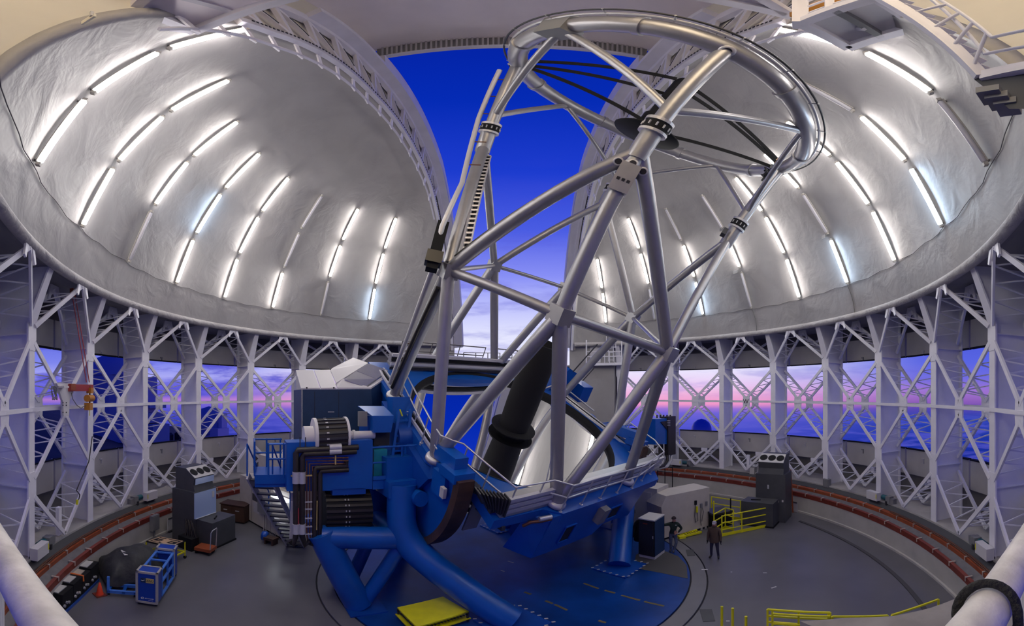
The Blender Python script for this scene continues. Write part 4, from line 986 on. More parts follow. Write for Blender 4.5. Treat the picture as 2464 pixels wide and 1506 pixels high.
# enclosure cabinet behind the left platform
def fe(x, y, w=-2.0): return px_w(x, y, w)
t = thing('instrument_enclosure', 'large navy enclosure with a folded white panelled roof behind the left platform', 'enclosure', uwz(-6.5, -2.3, 4.6))
bl, br, tl_, tr_ = fe(725, 1075), fe(905, 1075), fe(725, 937), fe(893, 936)
mb = MB().prism([tl_, bl, br, tr_], W_*-2.4); obj('cabinet_body', mb, 'navy', t)
e0, e1 = fe(893, 936), fe(936, 906, -2.9); b0, b1 = fe(893, 1075), Vector((e1.x, e1.y, bl.z))
mb = MB().prism([e0, b0, b1, e1], W_*-.8-U_*.4); obj('angled_side', mb, 'navy', t)
mb = MB().prism([fe(712, 893, -3.6), fe(717, 1068, -3.6), bl, tl_], U_*.05); obj('end_door', mb, 'lgrey', t)
roof = [(fe(724, 937), fe(770, 936.5), fe(754, 893, -3.4), fe(712, 893, -3.4)), (fe(772, 936.5), fe(810, 936), fe(794, 892, -3.4), fe(756, 893, -3.4))]
for q in roof: mb = MB().prism(q, Z_*.05); obj('roof_panel', mb, 'roofw', t)
mb = MB().prism([fe(812, 936), fe(893, 936), fe(826, 914, -2.5), fe(808, 925, -2.4)], Z_*.05); obj('roof_panel', mb, 'roofw', t)
mb = MB().prism([fe(809, 924, -2.3), fe(886, 876, -3.3), fe(850, 863, -4.2), fe(800, 888, -3.6), fe(795, 893, -3.4)], Z_*.05); obj('roof_panel', mb, 'roofw', t)
mb = MB().prism([fe(829, 915, -2.35), fe(878, 934, -2.05), fe(905, 914, -2.5), fe(857, 895, -2.9)], Z_*.04); obj('roof_hatch', mb, 'silver', t)
mb = MB().prism([fe(858, 894, -2.9), fe(906, 913, -2.5), fe(934, 893, -2.95), fe(888, 877, -3.3)], Z_*.04); obj('roof_hatch', mb, 'silver', t)
mb = MB().prism([fe(884, 935.5, -2.02), fe(892, 936, -2.0), fe(937, 906, -2.9), fe(931, 901, -2.9)], Z_*.06); obj('roof_edge', mb, 'roofw', t)
mb = MB().prism([fe(789, 990), fe(804, 990), fe(804, 992), fe(789, 992)], W_*.02); obj('name_plate', mb, 'lgrey', t)
for x in (757, 815): bar('door_seam', fe(x, 942)+W_*.005, fe(x, 1070)+W_*.005, .015, .01, 'gap', t, W_)
for x, y in ((738, 935), (803, 935)): bar('roof_latch', fe(x, y), fe(x, y-4), .05, .05, 'belt', t)
# ================================================================== THINGS ON THE FLOOR
def zat(p, y):                            # height seen at image row y above ground point p
    return CAM.z + math.hypot(p.x-CAM.x, p.y-CAM.y)*math.tan((CY-y)/K)
def frame(bl, br, z=0.0):
    p0, p1 = on_z(*bl, z), on_z(*br, z); ex = (p1-p0); w = ex.length; ex.normalize(); ey = Z_.cross(ex)
    return p0, p1, w, ex, ey              # ey points away from the camera
def blk(mb, p0, ex, ey, x0, x1, y0, y1, z0, z1, mi=0):
    f = lambda x, y, z: Vector((p0.x, p0.y, 0))+ex*x+ey*y+Z_*z
    return mb.hexa([f(x0, y0, z0), f(x1, y0, z0), f(x1, y1, z0), f(x0, y1, z0), f(x0, y0, z1), f(x1, y0, z1), f(x1, y1, z1), f(x0, y1, z1)], mi)
def part_blk(name, m, par, p0, ex, ey, *a): return obj(name, blk(MB(), p0, ex, ey, *a), m, par)
# --- blue cart of two cabinets
p0, p1, w, ex, ey = frame((326, 1447), (380, 1455), .12)
h = zat(p0, 1373); dp = (on_z(343, 1358, h)-on_z(326, 1373, h)).dot(ey); L = (on_z(422, 1391, .12)-p1).dot(ey)
t = thing('cabinet_cart', 'blue and cream wheeled cart of two cabinets joined by a light blue open frame', 'cart', Vector((p0.x, p0.y, 0))+ex*w/2+ey*L/2)
def cabinet(y0):
    b = part_blk('cabinet', 'crateb', t, p0, ex, ey, .03, w-.03, y0+.03, y0+dp-.03, .12, h-.02)
    e = .075
    for (a0, a1, z0, z1) in ((0, w, h-e, h), (0, w, .10, .10+e), (0, e, .10, h), (w-e, w, .10, h)): part_blk('trim_strip', 'cratew', b, p0, ex, ey, a0, a1, y0, y0+.05, z0, z1)
    for (a0, a1, q0, q1) in ((0, w, y0+dp-.06, y0+dp), (0, .06, y0, y0+dp), (w-.06, w, y0, y0+dp)): part_blk('trim_strip', 'cratew', b, p0, ex, ey, a0, a1, q0, q1, h-.05, h)
    return b
cb1 = cabinet(0); cabinet(L)
def fpt(x, y, z): return Vector((p0.x, p0.y, 0))+ex*x+ey*y+Z_*z
mb = blk(MB(), p0, ex, ey, w*.24, w*.46, -.012, .02, h*.70, h*.82); s1 = obj('sticker', mb, 'navy', cb1)
mb = blk(MB(), p0, ex, ey, w*.47, w*.82, -.012, .02, h*.70, h*.82); s2 = obj('sticker', mb, 'txty', cb1)
mb = MB().path([fpt(w*(.26+.04*k), -.016, h*(.765-.012*math.sin(k*1.1))) for k in range(5)], .008, 4); obj('sticker_wave', mb, 'txtw', cb1)
text('lettering', 'ANU', 'txtk', cb1, fpt(w*.645, -.014, h*.76), ex, (0, 0, 1), .105, .002, italic=True)
text('lettering', 'ADVANCED', 'txtw', cb1, fpt(w*.62, .028-.03, h*.235), ex, (0, 0, 1), .052, .002)
text('lettering', 'instruments', 'txtw', cb1, fpt(w*.68, .028-.03, h*.185), ex, (0, 0, 1), .030, .002)
mb = MB().path([fpt(w*.32+.045*math.cos(a), -.004, h*.235+.03*math.sin(a)) for a in np.linspace(.4, 5.9, 12)], .008, 5); obj('swirl_mark', mb, 'txtw', cb1)
for z in (.18, h*.55, h*.90):
    for x in (.05, w-.05): bar('frame_rail', fpt(x, dp, z), fpt(x, L, z), .08, .06 if z < h*.8 else .05, 'bluel', t)
for y in (dp+.06, (dp+L)/2, L-.06):
    for x in (.05, w-.05): bar('frame_post', fpt(x, y, .15), fpt(x, y, h*.9), .06, .06, 'bluel', t)
    bar('cross_rail', fpt(.05, y, h*.9), fpt(w-.05, y, h*.9), .08, .05, 'bluel', t)
for x in (.08, w-.08):
    for y in (.1, L+dp-.1): mb = MB().tube(fpt(x-.03, y, .055), fpt(x+.03, y, .055), .053, n=12); obj('caster', mb, 'black', t)
# --- tarpaulin-covered machine
c = on_z(318, 1398, 0); u0 = (on_z(400, 1388, 0)-on_z(250, 1408, 0)); u0.z = 0; Lx = u0.length; u0.normalize(); v0 = Z_.cross(u0)
mb = MB(); N = 26; V = []; rnd = random.Random(8)
H = zat(c, 1312)*.82
for i in range(N+1):
    for j in range(N+1):
        x, y = (i/N-.5)*2, (j/N-.5)*2; r = max(abs(x), abs(y)); q = 1-abs(x)**3.2; q2 = 1-abs(y)**3
        hh = H*min(q, q2)**.38*(.82+.10*math.sin(3*x+1)+.10*math.cos(2.2*y-.5)) if r < .999 else 0
        fold = .05*math.sin(9*x+5*y+2*math.sin(4*y))*(1 if hh > .1 else .4)
        V.append(c+v0*.35+u0*(x*Lx*.5+.12+fold*.5)+v0*(y*.95+.04*math.sin(11*x))+Z_*max(.22+.05*math.sin(7*x+3*y) if r > .97 else hh+fold, .12))
mb.add(V, [(i*(N+1)+j, (i+1)*(N+1)+j, (i+1)*(N+1)+j+1, i*(N+1)+j+1) for i in range(N) for j in range(N)], True)
t = thing('covered_machine', 'machine under a crumpled dark grey tarpaulin beside the blue cart', 'machine', c)
obj('tarpaulin', mb, 'tarp', t)
mb = MB().box(c+v0*.35+Z_*.17, Lx*.8, 1.6, .26, u0, v0, Z_); obj('machine_base', mb, 'brown', t)
mb = MB().box(c+Z_*(H*.90)+v0*.3-u0*.2, .12, .5, .02, u0, v0, Z_); obj('paper_label', mb, 'lgrey', t)
# --- light blue dolly in front of it
p0, p1, w, ex, ey = frame((257, 1432), (330, 1438))
t = thing('dolly', 'light blue low dolly frame between the orange cone and the blue cart', 'dolly', (p0+p1)/2)
for y in (.0, .5): part_blk('dolly_rail', 'bluel', t, p0, ex, ey, .0, w, y, y+.09, .10, .22)
for x in (.0, w*.5, w-.1): part_blk('dolly_cross', 'blue', t, p0, ex, ey, x, x+.1, .0, .59, .12, .2)
part_blk('dolly_post', 'bluel', t, p0, ex, ey, 0, .08, 0, .08, .1, .75)
for x in (.06, w-.08):
    for y in (.04, .55): mb = MB().tube(Vector((p0.x, p0.y, .06))+ex*(x-.03)+ey*y, Vector((p0.x, p0.y, .06))+ex*(x+.03)+ey*y, .055, n=10); obj('caster', mb, 'black', t)
# --- cone
c = on_z(240, 1431, 0); t = thing('traffic_cone', 'orange traffic cone standing on the grey floor', 'cone', c)
mb = MB().lathe([(.125, .03), (.03, .50), (.015, .51), (0, .51)], c, (0, 0, 1), 20); obj('cone_body', mb, 'cone', t)
mb = MB().box(c+Z_*.015, .36, .36, .03); obj('cone_base', mb, 'red', t)
# --- row of black cases along the curb at the far left
a, b = on_z(150, 1482, 0), on_z(238, 1398, 0); ex = (b-a); L = ex.length; ex.normalize(); ey = Z_.cross(ex)
t = thing('equipment_bench', 'row of black equipment cases with grey lids along the curb behind the left rail', 'bench', (a+b)/2)
xs = [0, .26, .50, .74, 1.0]
for k in range(4):
    cs = part_blk('case', 'black', t, a, ex, ey, xs[k]*L+.01, xs[k+1]*L-.01, 0, .85, .12, .80+.05*(k % 2))
    part_blk('lid', 'lgrey' if k != 2 else 'clip', cs, a, ex, ey, xs[k]*L+.06, xs[k+1]*L-.12, .16, .62, .80+.05*(k % 2), .83+.05*(k % 2))
    for q in range(3): mb = MB().lathe([(.05, 0), (.05, .05), (.03, .05)], a+ex*(xs[k]*L+.1+.14*q)+Z_*(.35+.06*(q % 2)), -ey, 10, False); obj('connector', mb, 'silver2', cs)
mb = MB().path([a+ex*(.50*L)+ey*.75+Z_*.86, a+ex*(.50*L)+ey*.3+Z_*.90, a+ex*(.52*L)-ey*.0+Z_*.86, a+ex*(.51*L)-ey*.02+Z_*.66], .03, 6); obj('strap', mb, 'kapton', t)
part_blk('plinth', 'blued', t, a, ex, ey, 0, L, -.02, .8, .0, .12)
# --- board trolley with yellow legs
z = .78
q = [on_z(352, 1304, z), on_z(413, 1318, z), on_z(445, 1304, z), on_z(385, 1293, z)]
t = thing('board_trolley', 'yellow trolley carrying a black board with tan strips, behind the blue cart', 'trolley', Vector(((q[0]+q[2])/2).to_tuple()[:2]+(0,)))
mb = MB().prism(q, Z_*.05); bd = obj('board', mb, 'black', t)
def bq(s_, r_): return q[0].lerp(q[1], s_).lerp(q[3].lerp(q[2], s_), r_)+Z_*.055
for (s0, r0, s1, r1, wd) in ((.05, .08, .95, .08, .05), (.05, .92, .95, .92, .05), (.05, .08, .05, .92, .05), (.95, .08, .95, .92, .05), (.12, .25, .38, .25, .08), (.12, .7, .38, .7, .08), (.62, .25, .88, .25, .08), (.62, .7, .88, .7, .08), (.5, .2, .5, .8, .28), (.2, .47, .32, .47, .07), (.68, .47, .8, .47, .07)): bar('tan_strip', bq(s0, r0), bq(s1, r1), wd, .012, 'tan', bd)
for k in range(4):
    p = q[k]; bar('leg', Vector((p.x, p.y, .1)), p, .05, .05, 'yellow', t); mb = MB().tube(Vector((p.x-.03, p.y, .07)), Vector((p.x+.03, p.y, .07)), .07, n=10); obj('caster', mb, 'black', t)
bar('lower_rail', q[0]-Z_*.45, q[1]-Z_*.45, .05, .06, 'yellow', t); bar('lower_rail', q[1]-Z_*.45, q[2]-Z_*.45, .05, .06, 'yellow', t)
bar('lower_rail', q[3]-Z_*.45, q[2]-Z_*.45, .05, .06, 'yellow', t); bar('lower_rail', q[0]-Z_*.45, q[3]-Z_*.45, .05, .06, 'yellow', t)
# --- air handling units
def air_unit(lab, flbl, flbr, lowh, lowd, tallw, tallh, talld, hoodh, face, hoodface):
    p0, p1, w, ex, ey = frame(flbl, flbr)
    t = thing('air_handler', lab, 'air handler', (p0+p1)/2+ey*.8)
    lo_b = part_blk('lower_cabinet', 'dgrey', t, p0, ex, ey, 0, w, 0, lowd, .08, lowh)
    part_blk('skid', 'black', t, p0, ex, ey, -.04, w+.04, -.04, lowd, 0, .08)
    x0, x1 = tallw
    tb = part_blk('tall_cabinet', 'dgrey', t, p0, ex, ey, x0, x1, lowd, lowd+talld, .0, tallh)
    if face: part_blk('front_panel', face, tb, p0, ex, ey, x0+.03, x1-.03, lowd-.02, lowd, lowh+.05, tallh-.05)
    f = lambda x, y, z: Vector((p0.x, p0.y, 0))+ex*x+ey*y+Z_*z
    hx0, hx1 = x0+.12, x1-.12; y0 = lowd+.05; y1 = lowd+talld-.1; z0 = tallh; z1 = tallh+hoodh*.62; z2 = tallh+hoodh
    mb = MB().prism([f(hx0, y0, z0), f(hx0, y0+.08, z0+hoodh*.3), f(hx0, y0, z1), f(hx0, y0+.55, z2), f(hx0, y1, z2), f(hx0, y1, z0)], ex*(hx1-hx0)); hd = obj('outlet_hood', mb, 'dgrey', t)
    a_, b_ = f(hx0, y0, z1), f(hx0, y0+.55, z2); sl = (b_-a_).normalized(); nn = ex.cross(sl); nn = nn if nn.z > 0 else -nn; sw = (b_-a_).length; ww = (hx1-hx0)/3
    mb = MB().prism([a_+nn*.005, a_+ex*(hx1-hx0)+nn*.005, b_+ex*(hx1-hx0)+nn*.005, b_+nn*.005], nn*.02); tp = obj('hood_top', mb, 'lgrey', hd)
    for k in range(3):
        c = a_+ex*ww*(k+.5)+sl*sw*.5+nn*.03; r = min(ww, sw)*.42
        mb = MB().lathe([(r, 0), (r, .01), (0, .01)], c, nn, 22, False); obj('fan_outlet', mb, 'black', hd)
        mb = MB().lathe([(r, .012), (r*1.08, .02), (r*1.1, 0)], c, nn, 22, False); obj('outlet_ring', mb, 'belt', hd)
    if hoodface: mb = MB().prism([f(hx0+.02, y0-.01, z0+hoodh*.32), f(hx1-.02, y0-.01, z0+hoodh*.32), f(hx1-.02, y0-.03, z1-.02), f(hx0+.02, y0-.03, z1-.02)], -ey*.012); obj('hood_sheen', mb, hoodface, hd)
    return t, p0, w, ex, ey, f, lo_b, tb
t, p0, w, ex, ey, f, lob, tb = air_unit('tall air handling unit with three round outlets and a painted bluish sheen, left floor', (511, 1323), (566, 1298), 1.30, .9, (-.2, 1.35), 2.62, 1.35, 1.02, 'sheen', 'sheen')
part_blk('paper_note', 'lgrey', tb, p0, ex, ey, 1.02, 1.16, .86, .88, 2.15, 2.45)
bar('hinge_strip', f(-.1, .87, 1.34), f(1.3, .87, 1.34), .03, .03, 'txtw', tb); bar('handle', f(.5, .3, 1.33), f(.9, .5, 1.33), .05, .05, 'black', lob)
for k in range(6): mb = MB().path([f(-.35-.05*k, .5+.12*k, .1+.1*(k % 3)), f(-.45, .6+.1*k, .8), f(-.3, .9+.08*k, 1.2+.1*(k % 2))], .04, 6); obj('hose', mb, 'rubber', t)
part_blk('pump', 'black', t, p0, ex, ey, -.75, -.3, .5, 1.3, 0, .6)
t, p0, w, ex, ey, f, lob, tb = air_unit('charcoal air handling unit with three round outlets behind the yellow guard rail', (1783, 1262), (1860, 1271), 1.35, 1.0, (.45, 2.1), 2.72, 1.3, 1.02, None, None)
for x, z, a in ((1.2, 1.9, .22), (2.0, 1.2, .12), (1.75, 1.15, .12)): part_blk('paper_note', 'lgrey', tb, p0, ex, ey, x-.09, x, .98, 1.0, z, z+a)
bar('handle', f(.4, .4, 1.37), f(.9, .5, 1.37), .05, .05, 'black', lob)
# --- orange platform trolley
p0, p1, w, ex, ey = frame((467, 1331), (500, 1338))
t = thing('platform_trolley', 'orange flatbed trolley with a bent chrome handle in front of the left air handler', 'trolley', (p0+p1)/2)
part_blk('bed', 'orange', t, p0, ex, ey, 0, w+.1, 0, .62, .16, .30)
f = lambda x, y, z: Vector((p0.x, p0.y, 0))+ex*x+ey*y+Z_*z
mb = MB().path([f(w+.08, .05, .3), f(w+.12, .05, 1.1), f(w+.15, .15, 1.2), f(w+.15, .5, 1.2), f(w+.12, .58, 1.1), f(w+.08, .58, .3)], .022, 7); obj('handle', mb, 'chrome', t)
for x in (.06, w):
    for y in (.08, .5): mb = MB().tube(f(x-.03, y, .08), f(x+.03, y, .08), .08, n=10); obj('wheel', mb, 'black', t)
# --- brown cabinet and beige plant cabinets
p0, p1, w, ex, ey = frame((531, 1252), (588, 1262))
t = thing('storage_cabinet', 'dark brown wooden cabinet between the left air handler and beige plant room', 'cabinet', (p0+p1)/2+ey*.4)
bd = part_blk('cabinet_body', 'wood', t, p0, ex, ey, 0, w, 0, .8, .08, 1.0); part_blk('cabinet_top', 'wood', t, p0, ex, ey, -.04, w+.04, -.05, .82, 1.0, 1.05)
for k in range(2): d_ = part_blk('door', 'wood', t, p0, ex, ey, .03+k*w/2, w/2-.03+k*w/2, -.02, 0, .12, .95); part_blk('handle', 'silver2', d_, p0, ex, ey, .2+k*w/2, .42+k*w/2, -.05, -.02, .7, .74)
a, b = on_z(582, 1245, 0), on_z(722, 1322, 0); ex = (b-a); w = ex.length; ex.normalize(); ey = Z_.cross(ex); p0 = a
hh = zat(a, 1143)
t = thing('plant_room', 'beige plant room with a raised upper box and lit lamp, beside the blue stair', 'plant room', (a+b)/2+ey*1.0)
f = lambda x, y, z: Vector((p0.x, p0.y, 0))+ex*x+ey*y+Z_*z
w1 = w*.93
lb = part_blk('lower_room', 'beige', t, p0, ex, ey, -.25, w1, 0, 2.0, .12, hh)
part_blk('plinth', 'black', t, p0, ex, ey, -.2, w1-.05, .05, 1.95, 0, .12)
ub = part_blk('upper_box', 'beige', t, p0, ex, ey, w1*.26, w1, .3, 2.0, hh, hh+1.35)
for x in (w1*.22, w1*.60): part_blk('panel_seam', 'cable', lb, p0, ex, ey, x, x+.015, -.006, 0, .15, hh-.04)
part_blk('vent_opening', 'dgrey', lb, p0, ex, ey, w1*.24, w1*.36, -.01, 0, hh*.55, hh*.70)
part_blk('notice_board', 'lgrey', lb, p0, ex, ey, w1*.26, w1*.38, -.012, 0, hh*.30, hh*.52)
eb = part_blk('electrical_box', 'grey', t, p0, ex, ey, w1*.42, w1*.63, -.22, 0, hh*.40, hh*.68)
for x in (.50, .54): mb = MB().tube(f(w1*x, -.08, .05), f(w1*x, -.08, hh*.40), .03, n=8); obj('conduit', mb, 'beige', t)
mb = MB().path([f(w1*.66, -.12, hh*.86), f(w1*.68, -.14, hh*.86), f(w1*.9, -.14, hh*.86), f(w1*.92, -.12, hh*.86)], .075, 10); obj('wall_lamp', mb, 'lit', t)
part_blk('lamp_back', 'lgrey', t, p0, ex, ey, w1*.64, w1*.94, -.06, 0, hh*.82, hh*.90)
part_blk('sink_unit', 'lgrey', t, p0, ex, ey, w1*.64, w1*.9, -.3, 0, hh*.36, hh*.42)
# --- cut-off machine by the stair foot
c = on_z(652, 1308, 0); t = thing('cutting_machine', 'small brown workbench machine with a blue guard at the stair foot', 'machine', c)
mb = MB().box(c+Vector((0, 0, .28)), .55, .42, .12).box(c+Vector((-.2, 0, .12)), .08, .4, .24).box(c+Vector((.2, 0, .12)), .08, .4, .24); obj('bench', mb, 'brown', t)
mb = MB().lathe([(0, -.12), (.22, -.12), (.24, 0), (.22, .12), (0, .12)], c+Vector((-.38, .05, .30)), (1, .3, 0), 16); obj('guard', mb, 'blued', t)
for k in range(5): rod('bit', c+Vector((-.15+.08*k, .1, .34)), c+Vector((-.15+.08*k, .1, .56+.04*(k % 2))), .012, 'grey', t)
# --- curb wall boxes
for (x0, y0, x1, y1, d, m, nm, lab, cat) in ((360, 1238, 384, 1276, .18, 'grey', 'isolator_box', 'grey isolator box on a post at the left curb wall', 'box'), (400, 1244, 424, 1276, .06, 'lgrey', 'access_door', 'pale access door in the left curb wall beside the grey isolator', 'hatch'), (1902, 1207, 1920, 1232, .06, 'lgrey', 'access_door', 'pale access hatch in the right curb wall behind the charcoal unit', 'hatch')):
    p = on_cyl((x0+x1)/2, (y0+y1)/2, 14.9); e = Vector((p.x, p.y, 0)).normalized(); tn = Vector((e.y, -e.x, 0)); dd = (p-CAM).length; mb = MB()
    t = thing(nm, lab, cat, p); mb.box(p, (x1-x0)/K*dd*1.1, d, (y1-y0)/K*dd, tn, e, Z_); obj('box_body', mb, m, t)
    mb = MB().box(p-e*(d/2+.008), (x1-x0)/K*dd*.9, .015, (y1-y0)/K*dd*.85, tn, e, Z_); obj('cover', mb, m, t)
    if nm == 'isolator_box': rod('post', Vector((p.x, p.y, 0)), p, .03, 'grey', t)
    else:
        for z_ in (-.5, .5): bar('door_frame', p-e*.05+tn*(x1-x0)/K*dd*.55+Z_*z_*(y1-y0)/K*dd, p-e*.05-tn*(x1-x0)/K*dd*.55+Z_*z_*(y1-y0)/K*dd, .05, .05, 'belt', t)
# --- gate drives on the ledge
def drive(th, lab, flip=1):
    e = pol(1, th, 0); tn = pol(1, th+90, 0)*flip; c = e*15.72+Z_*1.9; t = thing('gate_drive', lab, 'motor drive', e*15.8+Z_*1.76)
    mb = MB().box(c+tn*.0+Z_*.05, .8, .26, .42, tn, e, Z_); b = obj('drive_cover', mb, 'wbox', t)
    mb = MB().box(c+tn*.36-e*.132+Z_*.08, .05, .01, .22, tn, e, Z_); obj('warning_label', mb, 'yellow', b)
    mb = MB().tube(c+tn*.42+e*.25+Z_*.02, c+tn*.85+e*.25+Z_*.02, .13, n=14); obj('motor', mb, 'tealm', t)
    mb = MB().box(c+tn*.98+e*.18+Z_*-.0, .30, .26, .36, tn, e, Z_).box(c+tn*1.25+e*.18-Z_*.05, .22, .22, .3, tn, e, Z_); obj('junction_box', mb, 'grey', t)
    for x in (-.3, .9): mb = MB().box(c+tn*x+e*.1-Z_*.17, .1, .2, .2, tn, e, Z_); obj('support_foot', mb, 'belt', t)
drive(-CTH[7]+.6, 'white gate drive box with teal motor at the column nearest the left rail', 1)
drive(-CTH[5]+.6, 'white gate drive box with teal motor on the ledge above the blue cart', -1)
drive(CTH[7]-.6, 'white gate drive box with teal motor at the column nearest the right rail', -1)
drive(CTH[5]-.6, 'white gate drive box with teal motor at the sixth right-hand column foot', 1)
drive(CTH[1]+2.0, 'white gate drive box with teal motor on the ledge above the beige room', 1)
for x_, y_, lab in ((1812, 1132, 'grey ledge box left of the charcoal air handler'), (1990, 1162, 'grey ledge box at the foot of a right-hand column')):
    p = on_cyl(x_, y_, 15.9); e = Vector((p.x, p.y, 0)).normalized(); tn = Vector((e.y, -e.x, 0)); t = thing('ledge_box', lab, 'box', p-Z_*.3)
    mb = MB().box(p, .42, .25, .5, tn, e, Z_); obj('box_body', mb, 'grey', t); mb = MB().box(p-e*.135, .36, .02, .44, tn, e, Z_); obj('cover', mb, 'lgrey' if x_ < 1900 else 'grey', t)
    for s_ in (-.12, .12): rod('box_leg', Vector((p.x, p.y, 1.75))+tn*s_, p+tn*s_-Z_*.2, .02, 'belt', t)
# --- jib crane on the left wall
def wl(x, y, r=15.6): return on_cyl(x, y, r)
g0 = wl(151, 960); e = Vector((g0.x, g0.y, 0)).normalized(); tn = Vector((e.y, -e.x, 0))
def wp(x, y, off=0.0): return on_pl(x, y, g0+e*off, e)
t = thing('jib_crane', 'red jib crane arm with amber hoist on a white bracket, left wall bracing', 'crane', g0)
mb = MB().prism([wp(132, 922), wp(144, 960), wp(147, 966), wp(148, 1001), wp(161, 1001), wp(163, 963), wp(172, 944), wp(167, 922)], -e*.08); br_ = obj('bracket_plate', mb, 'wbox', t)
for x, y in ((151, 969), (159, 969), (151, 975), (159, 975), (151, 992), (159, 992)): mb = MB().lathe([(0, .02), (.022, .02), (.022, 0)], wp(x, y, -.08), -e, 8, False); obj('bolt', mb, 'black', br_)
mb = MB().box(wp(152, 931, -.2), .35, .25, .06, tn, e, Z_); obj('bracket_shelf', mb, 'wbox', br_)
bar('jib_beam', wp(166, 933, -.12), wp(222, 933, -.35), .10, .24, 'crane', t); bar('beam_head', wp(167, 931, -.12), wp(178, 931, -.17), .16, .22, 'orange', t)
for dx in (0, 7): rod('tie_rod', wp(172+dx, 700, .1), wp(208+dx, 920, -.32), .018, 'crane', t)
mb = MB().box(wp(174, 704, .05), .14, .14, .3, tn, e, Z_); obj('tie_anchor', mb, 'orange', t)
c = wp(216, 958, -.35)
mb = MB().tube(c-tn*.26, c+tn*.22, .13, n=16).box(c+tn*.02+Z_*.28, .22, .2, .2, tn, e, Z_); ho = obj('hoist_body', mb, 'hoist', t)
mb = MB().box(wp(213, 978, -.35), .28, .22, .26, tn, e, Z_); obj('chain_box', mb, 'hoist', ho); bar('chain', c+Z_*.45, c-Z_*.3, .05, .05, 'brown', ho); bar('chain_hook', wp(216, 984, -.4), wp(216, 1000, -.4), .02, .02, 'yellow', ho)
mb = MB().path([wp(172, 945, -.1), wp(175, 960, -.15), wp(185, 975, -.2), wp(195, 982, -.2), wp(206, 975, -.3)], .015, 5); obj('power_cable', mb, 'cable', t)
c = wp(128, 945, -.1); mb = MB()
for k in range(14): a_ = k*2.4; mb.path([c+tn*(.16*math.cos(a_+q))+Z_*(.22*math.sin(a_*.7+q))-e*.03*(k % 4) for q in np.linspace(0, 2.2, 6)], .014, 4)
tag(obj('coiled_chain', mb, 'grey'), 'tangle of grey cable hanging on the bracing left of the red jib', 'cable')
mb = MB().path([wl(222, 1050), wl(214, 1110, 15.5), wl(192, 1160, 15.5), wl(184, 1180, 15.4), wl(192, 1190, 15.4), wl(190, 1200, 15.4), wl(185, 1206, 15.4)], .022, 6)
t = thing('pendant_control', 'black pendant cable with a yellow control hanging on the left bracing', 'control', wl(186, 1215, 15.4)); obj('pendant_cable', mb, 'rubber', t)
bar('pendant_box', wl(186, 1202, 15.4), wl(185, 1214, 15.4), .07, .06, 'yellow', t)
# ------------------------------------------------------------------ right-hand side
a, b = on_z(1598, 1300, 0), on_z(1707, 1269, 0); ex = (b-a); w = ex.length; ex.normalize(); ey = Z_.cross(ex); p0 = a
h = zat(b, 1172)
f = lambda x, y, z: Vector((p0.x, p0.y, 0))+ex*x+ey*y+Z_*z
dpt = (on_z(1672, 1166, h)-on_z(1706, 1172, h)).dot(ey); dpt = max(1.2, min(dpt, 2.6))
t = thing('lift_enclosure', 'beige boxy lift enclosure with a slanted left end and hoses on its front', 'enclosure', (a+b)/2+ey*1.2)
k_ = .16*h
mb = MB().prism([f(0, 0, .12), f(w, 0, .12), f(w, 0, h), f(.12, 0, h), f(-.16, 0, h-k_*1.4)], ey*dpt); eb = obj('enclosure_body', mb, 'beige', t)
part_blk('plinth', 'black', t, p0, ex, ey, .05, w-.05, .05, dpt-.1, 0, .12)
mb = MB().prism([f(-.17, .1, h*.45), f(-.17, dpt-.9, h*.45), f(-.17, dpt-.9, h*.78), f(-.17, .1, h*.78)], -ex*.01); obj('side_louvre', mb, 'clip', eb)
for x, z, m in ((.66, .66, 'black'), (.79, .56, 'grey'), (.91, .58, 'grey')): part_blk('outlet_box', m, eb, p0, ex, ey, w*x-.05, w*x+.07, -.07, 0, h*z, h*z+.22)
mb = MB().path([f(w*.66, -.05, h*.7), f(w*.64, -.05, h*.4), f(w*.66, -.05, h*.24), f(w*.71, -.05, h*.27), f(w*.70, -.05, h*.45), f(w*.675, -.05, h*.62)], .022, 6); obj('hose_loop', mb, 'cable', eb)
mb = MB().path([f(w*.68, -.06, h*.62), f(w*.685, -.06, h*.48)], .06, 8); obj('hose_reel', mb, 'yellow', eb)
mb = MB().path([f(w*.79, -.05, h*.56), f(w*.77, -.05, h*.25), f(w*.79, -.05, h*.12)], .02, 6).path([f(w*.81, -.05, h*.56), f(w*.84, -.05, h*.45), f(w*.80, -.05, h*.22)], .02, 6); obj('hose_loop', mb, 'cable', eb)
for x in (.80, .90): part_blk('skid_foot', 'lgrey', t, p0, ex, ey, w*x, w*x+.08, -.02, .1, 0, .12)
# wall section behind the enclosure
a, b = on_z(1560, 1285, 0), on_z(1600, 1300, 0)
t = thing('wall_cabinet', 'tall beige wall cabinet between the blue leg and the lift enclosure', 'cabinet', on_z(1540, 1290, 0)+Vector((0, 1.2, 0)))
q0, q1 = on_z(1512, 1280, 0), on_z(1560, 1290, 0); ex2 = (q1-q0); w2 = ex2.length; ex2.normalize(); ey2 = Z_.cross(ex2)
part_blk('cabinet_body', 'beige', t, q0, ex2, ey2, -.6, w2+.3, .3, 1.5, .0, zat(q1, 1178)); part_blk('cabinet_door', 'beige', t, q0, ex2, ey2, .1, w2, .28, .3, .2, 2.2); part_blk('door_handle', 'grey', t, q0, ex2, ey2, .2, .24, .24, .28, 1.0, 1.2)
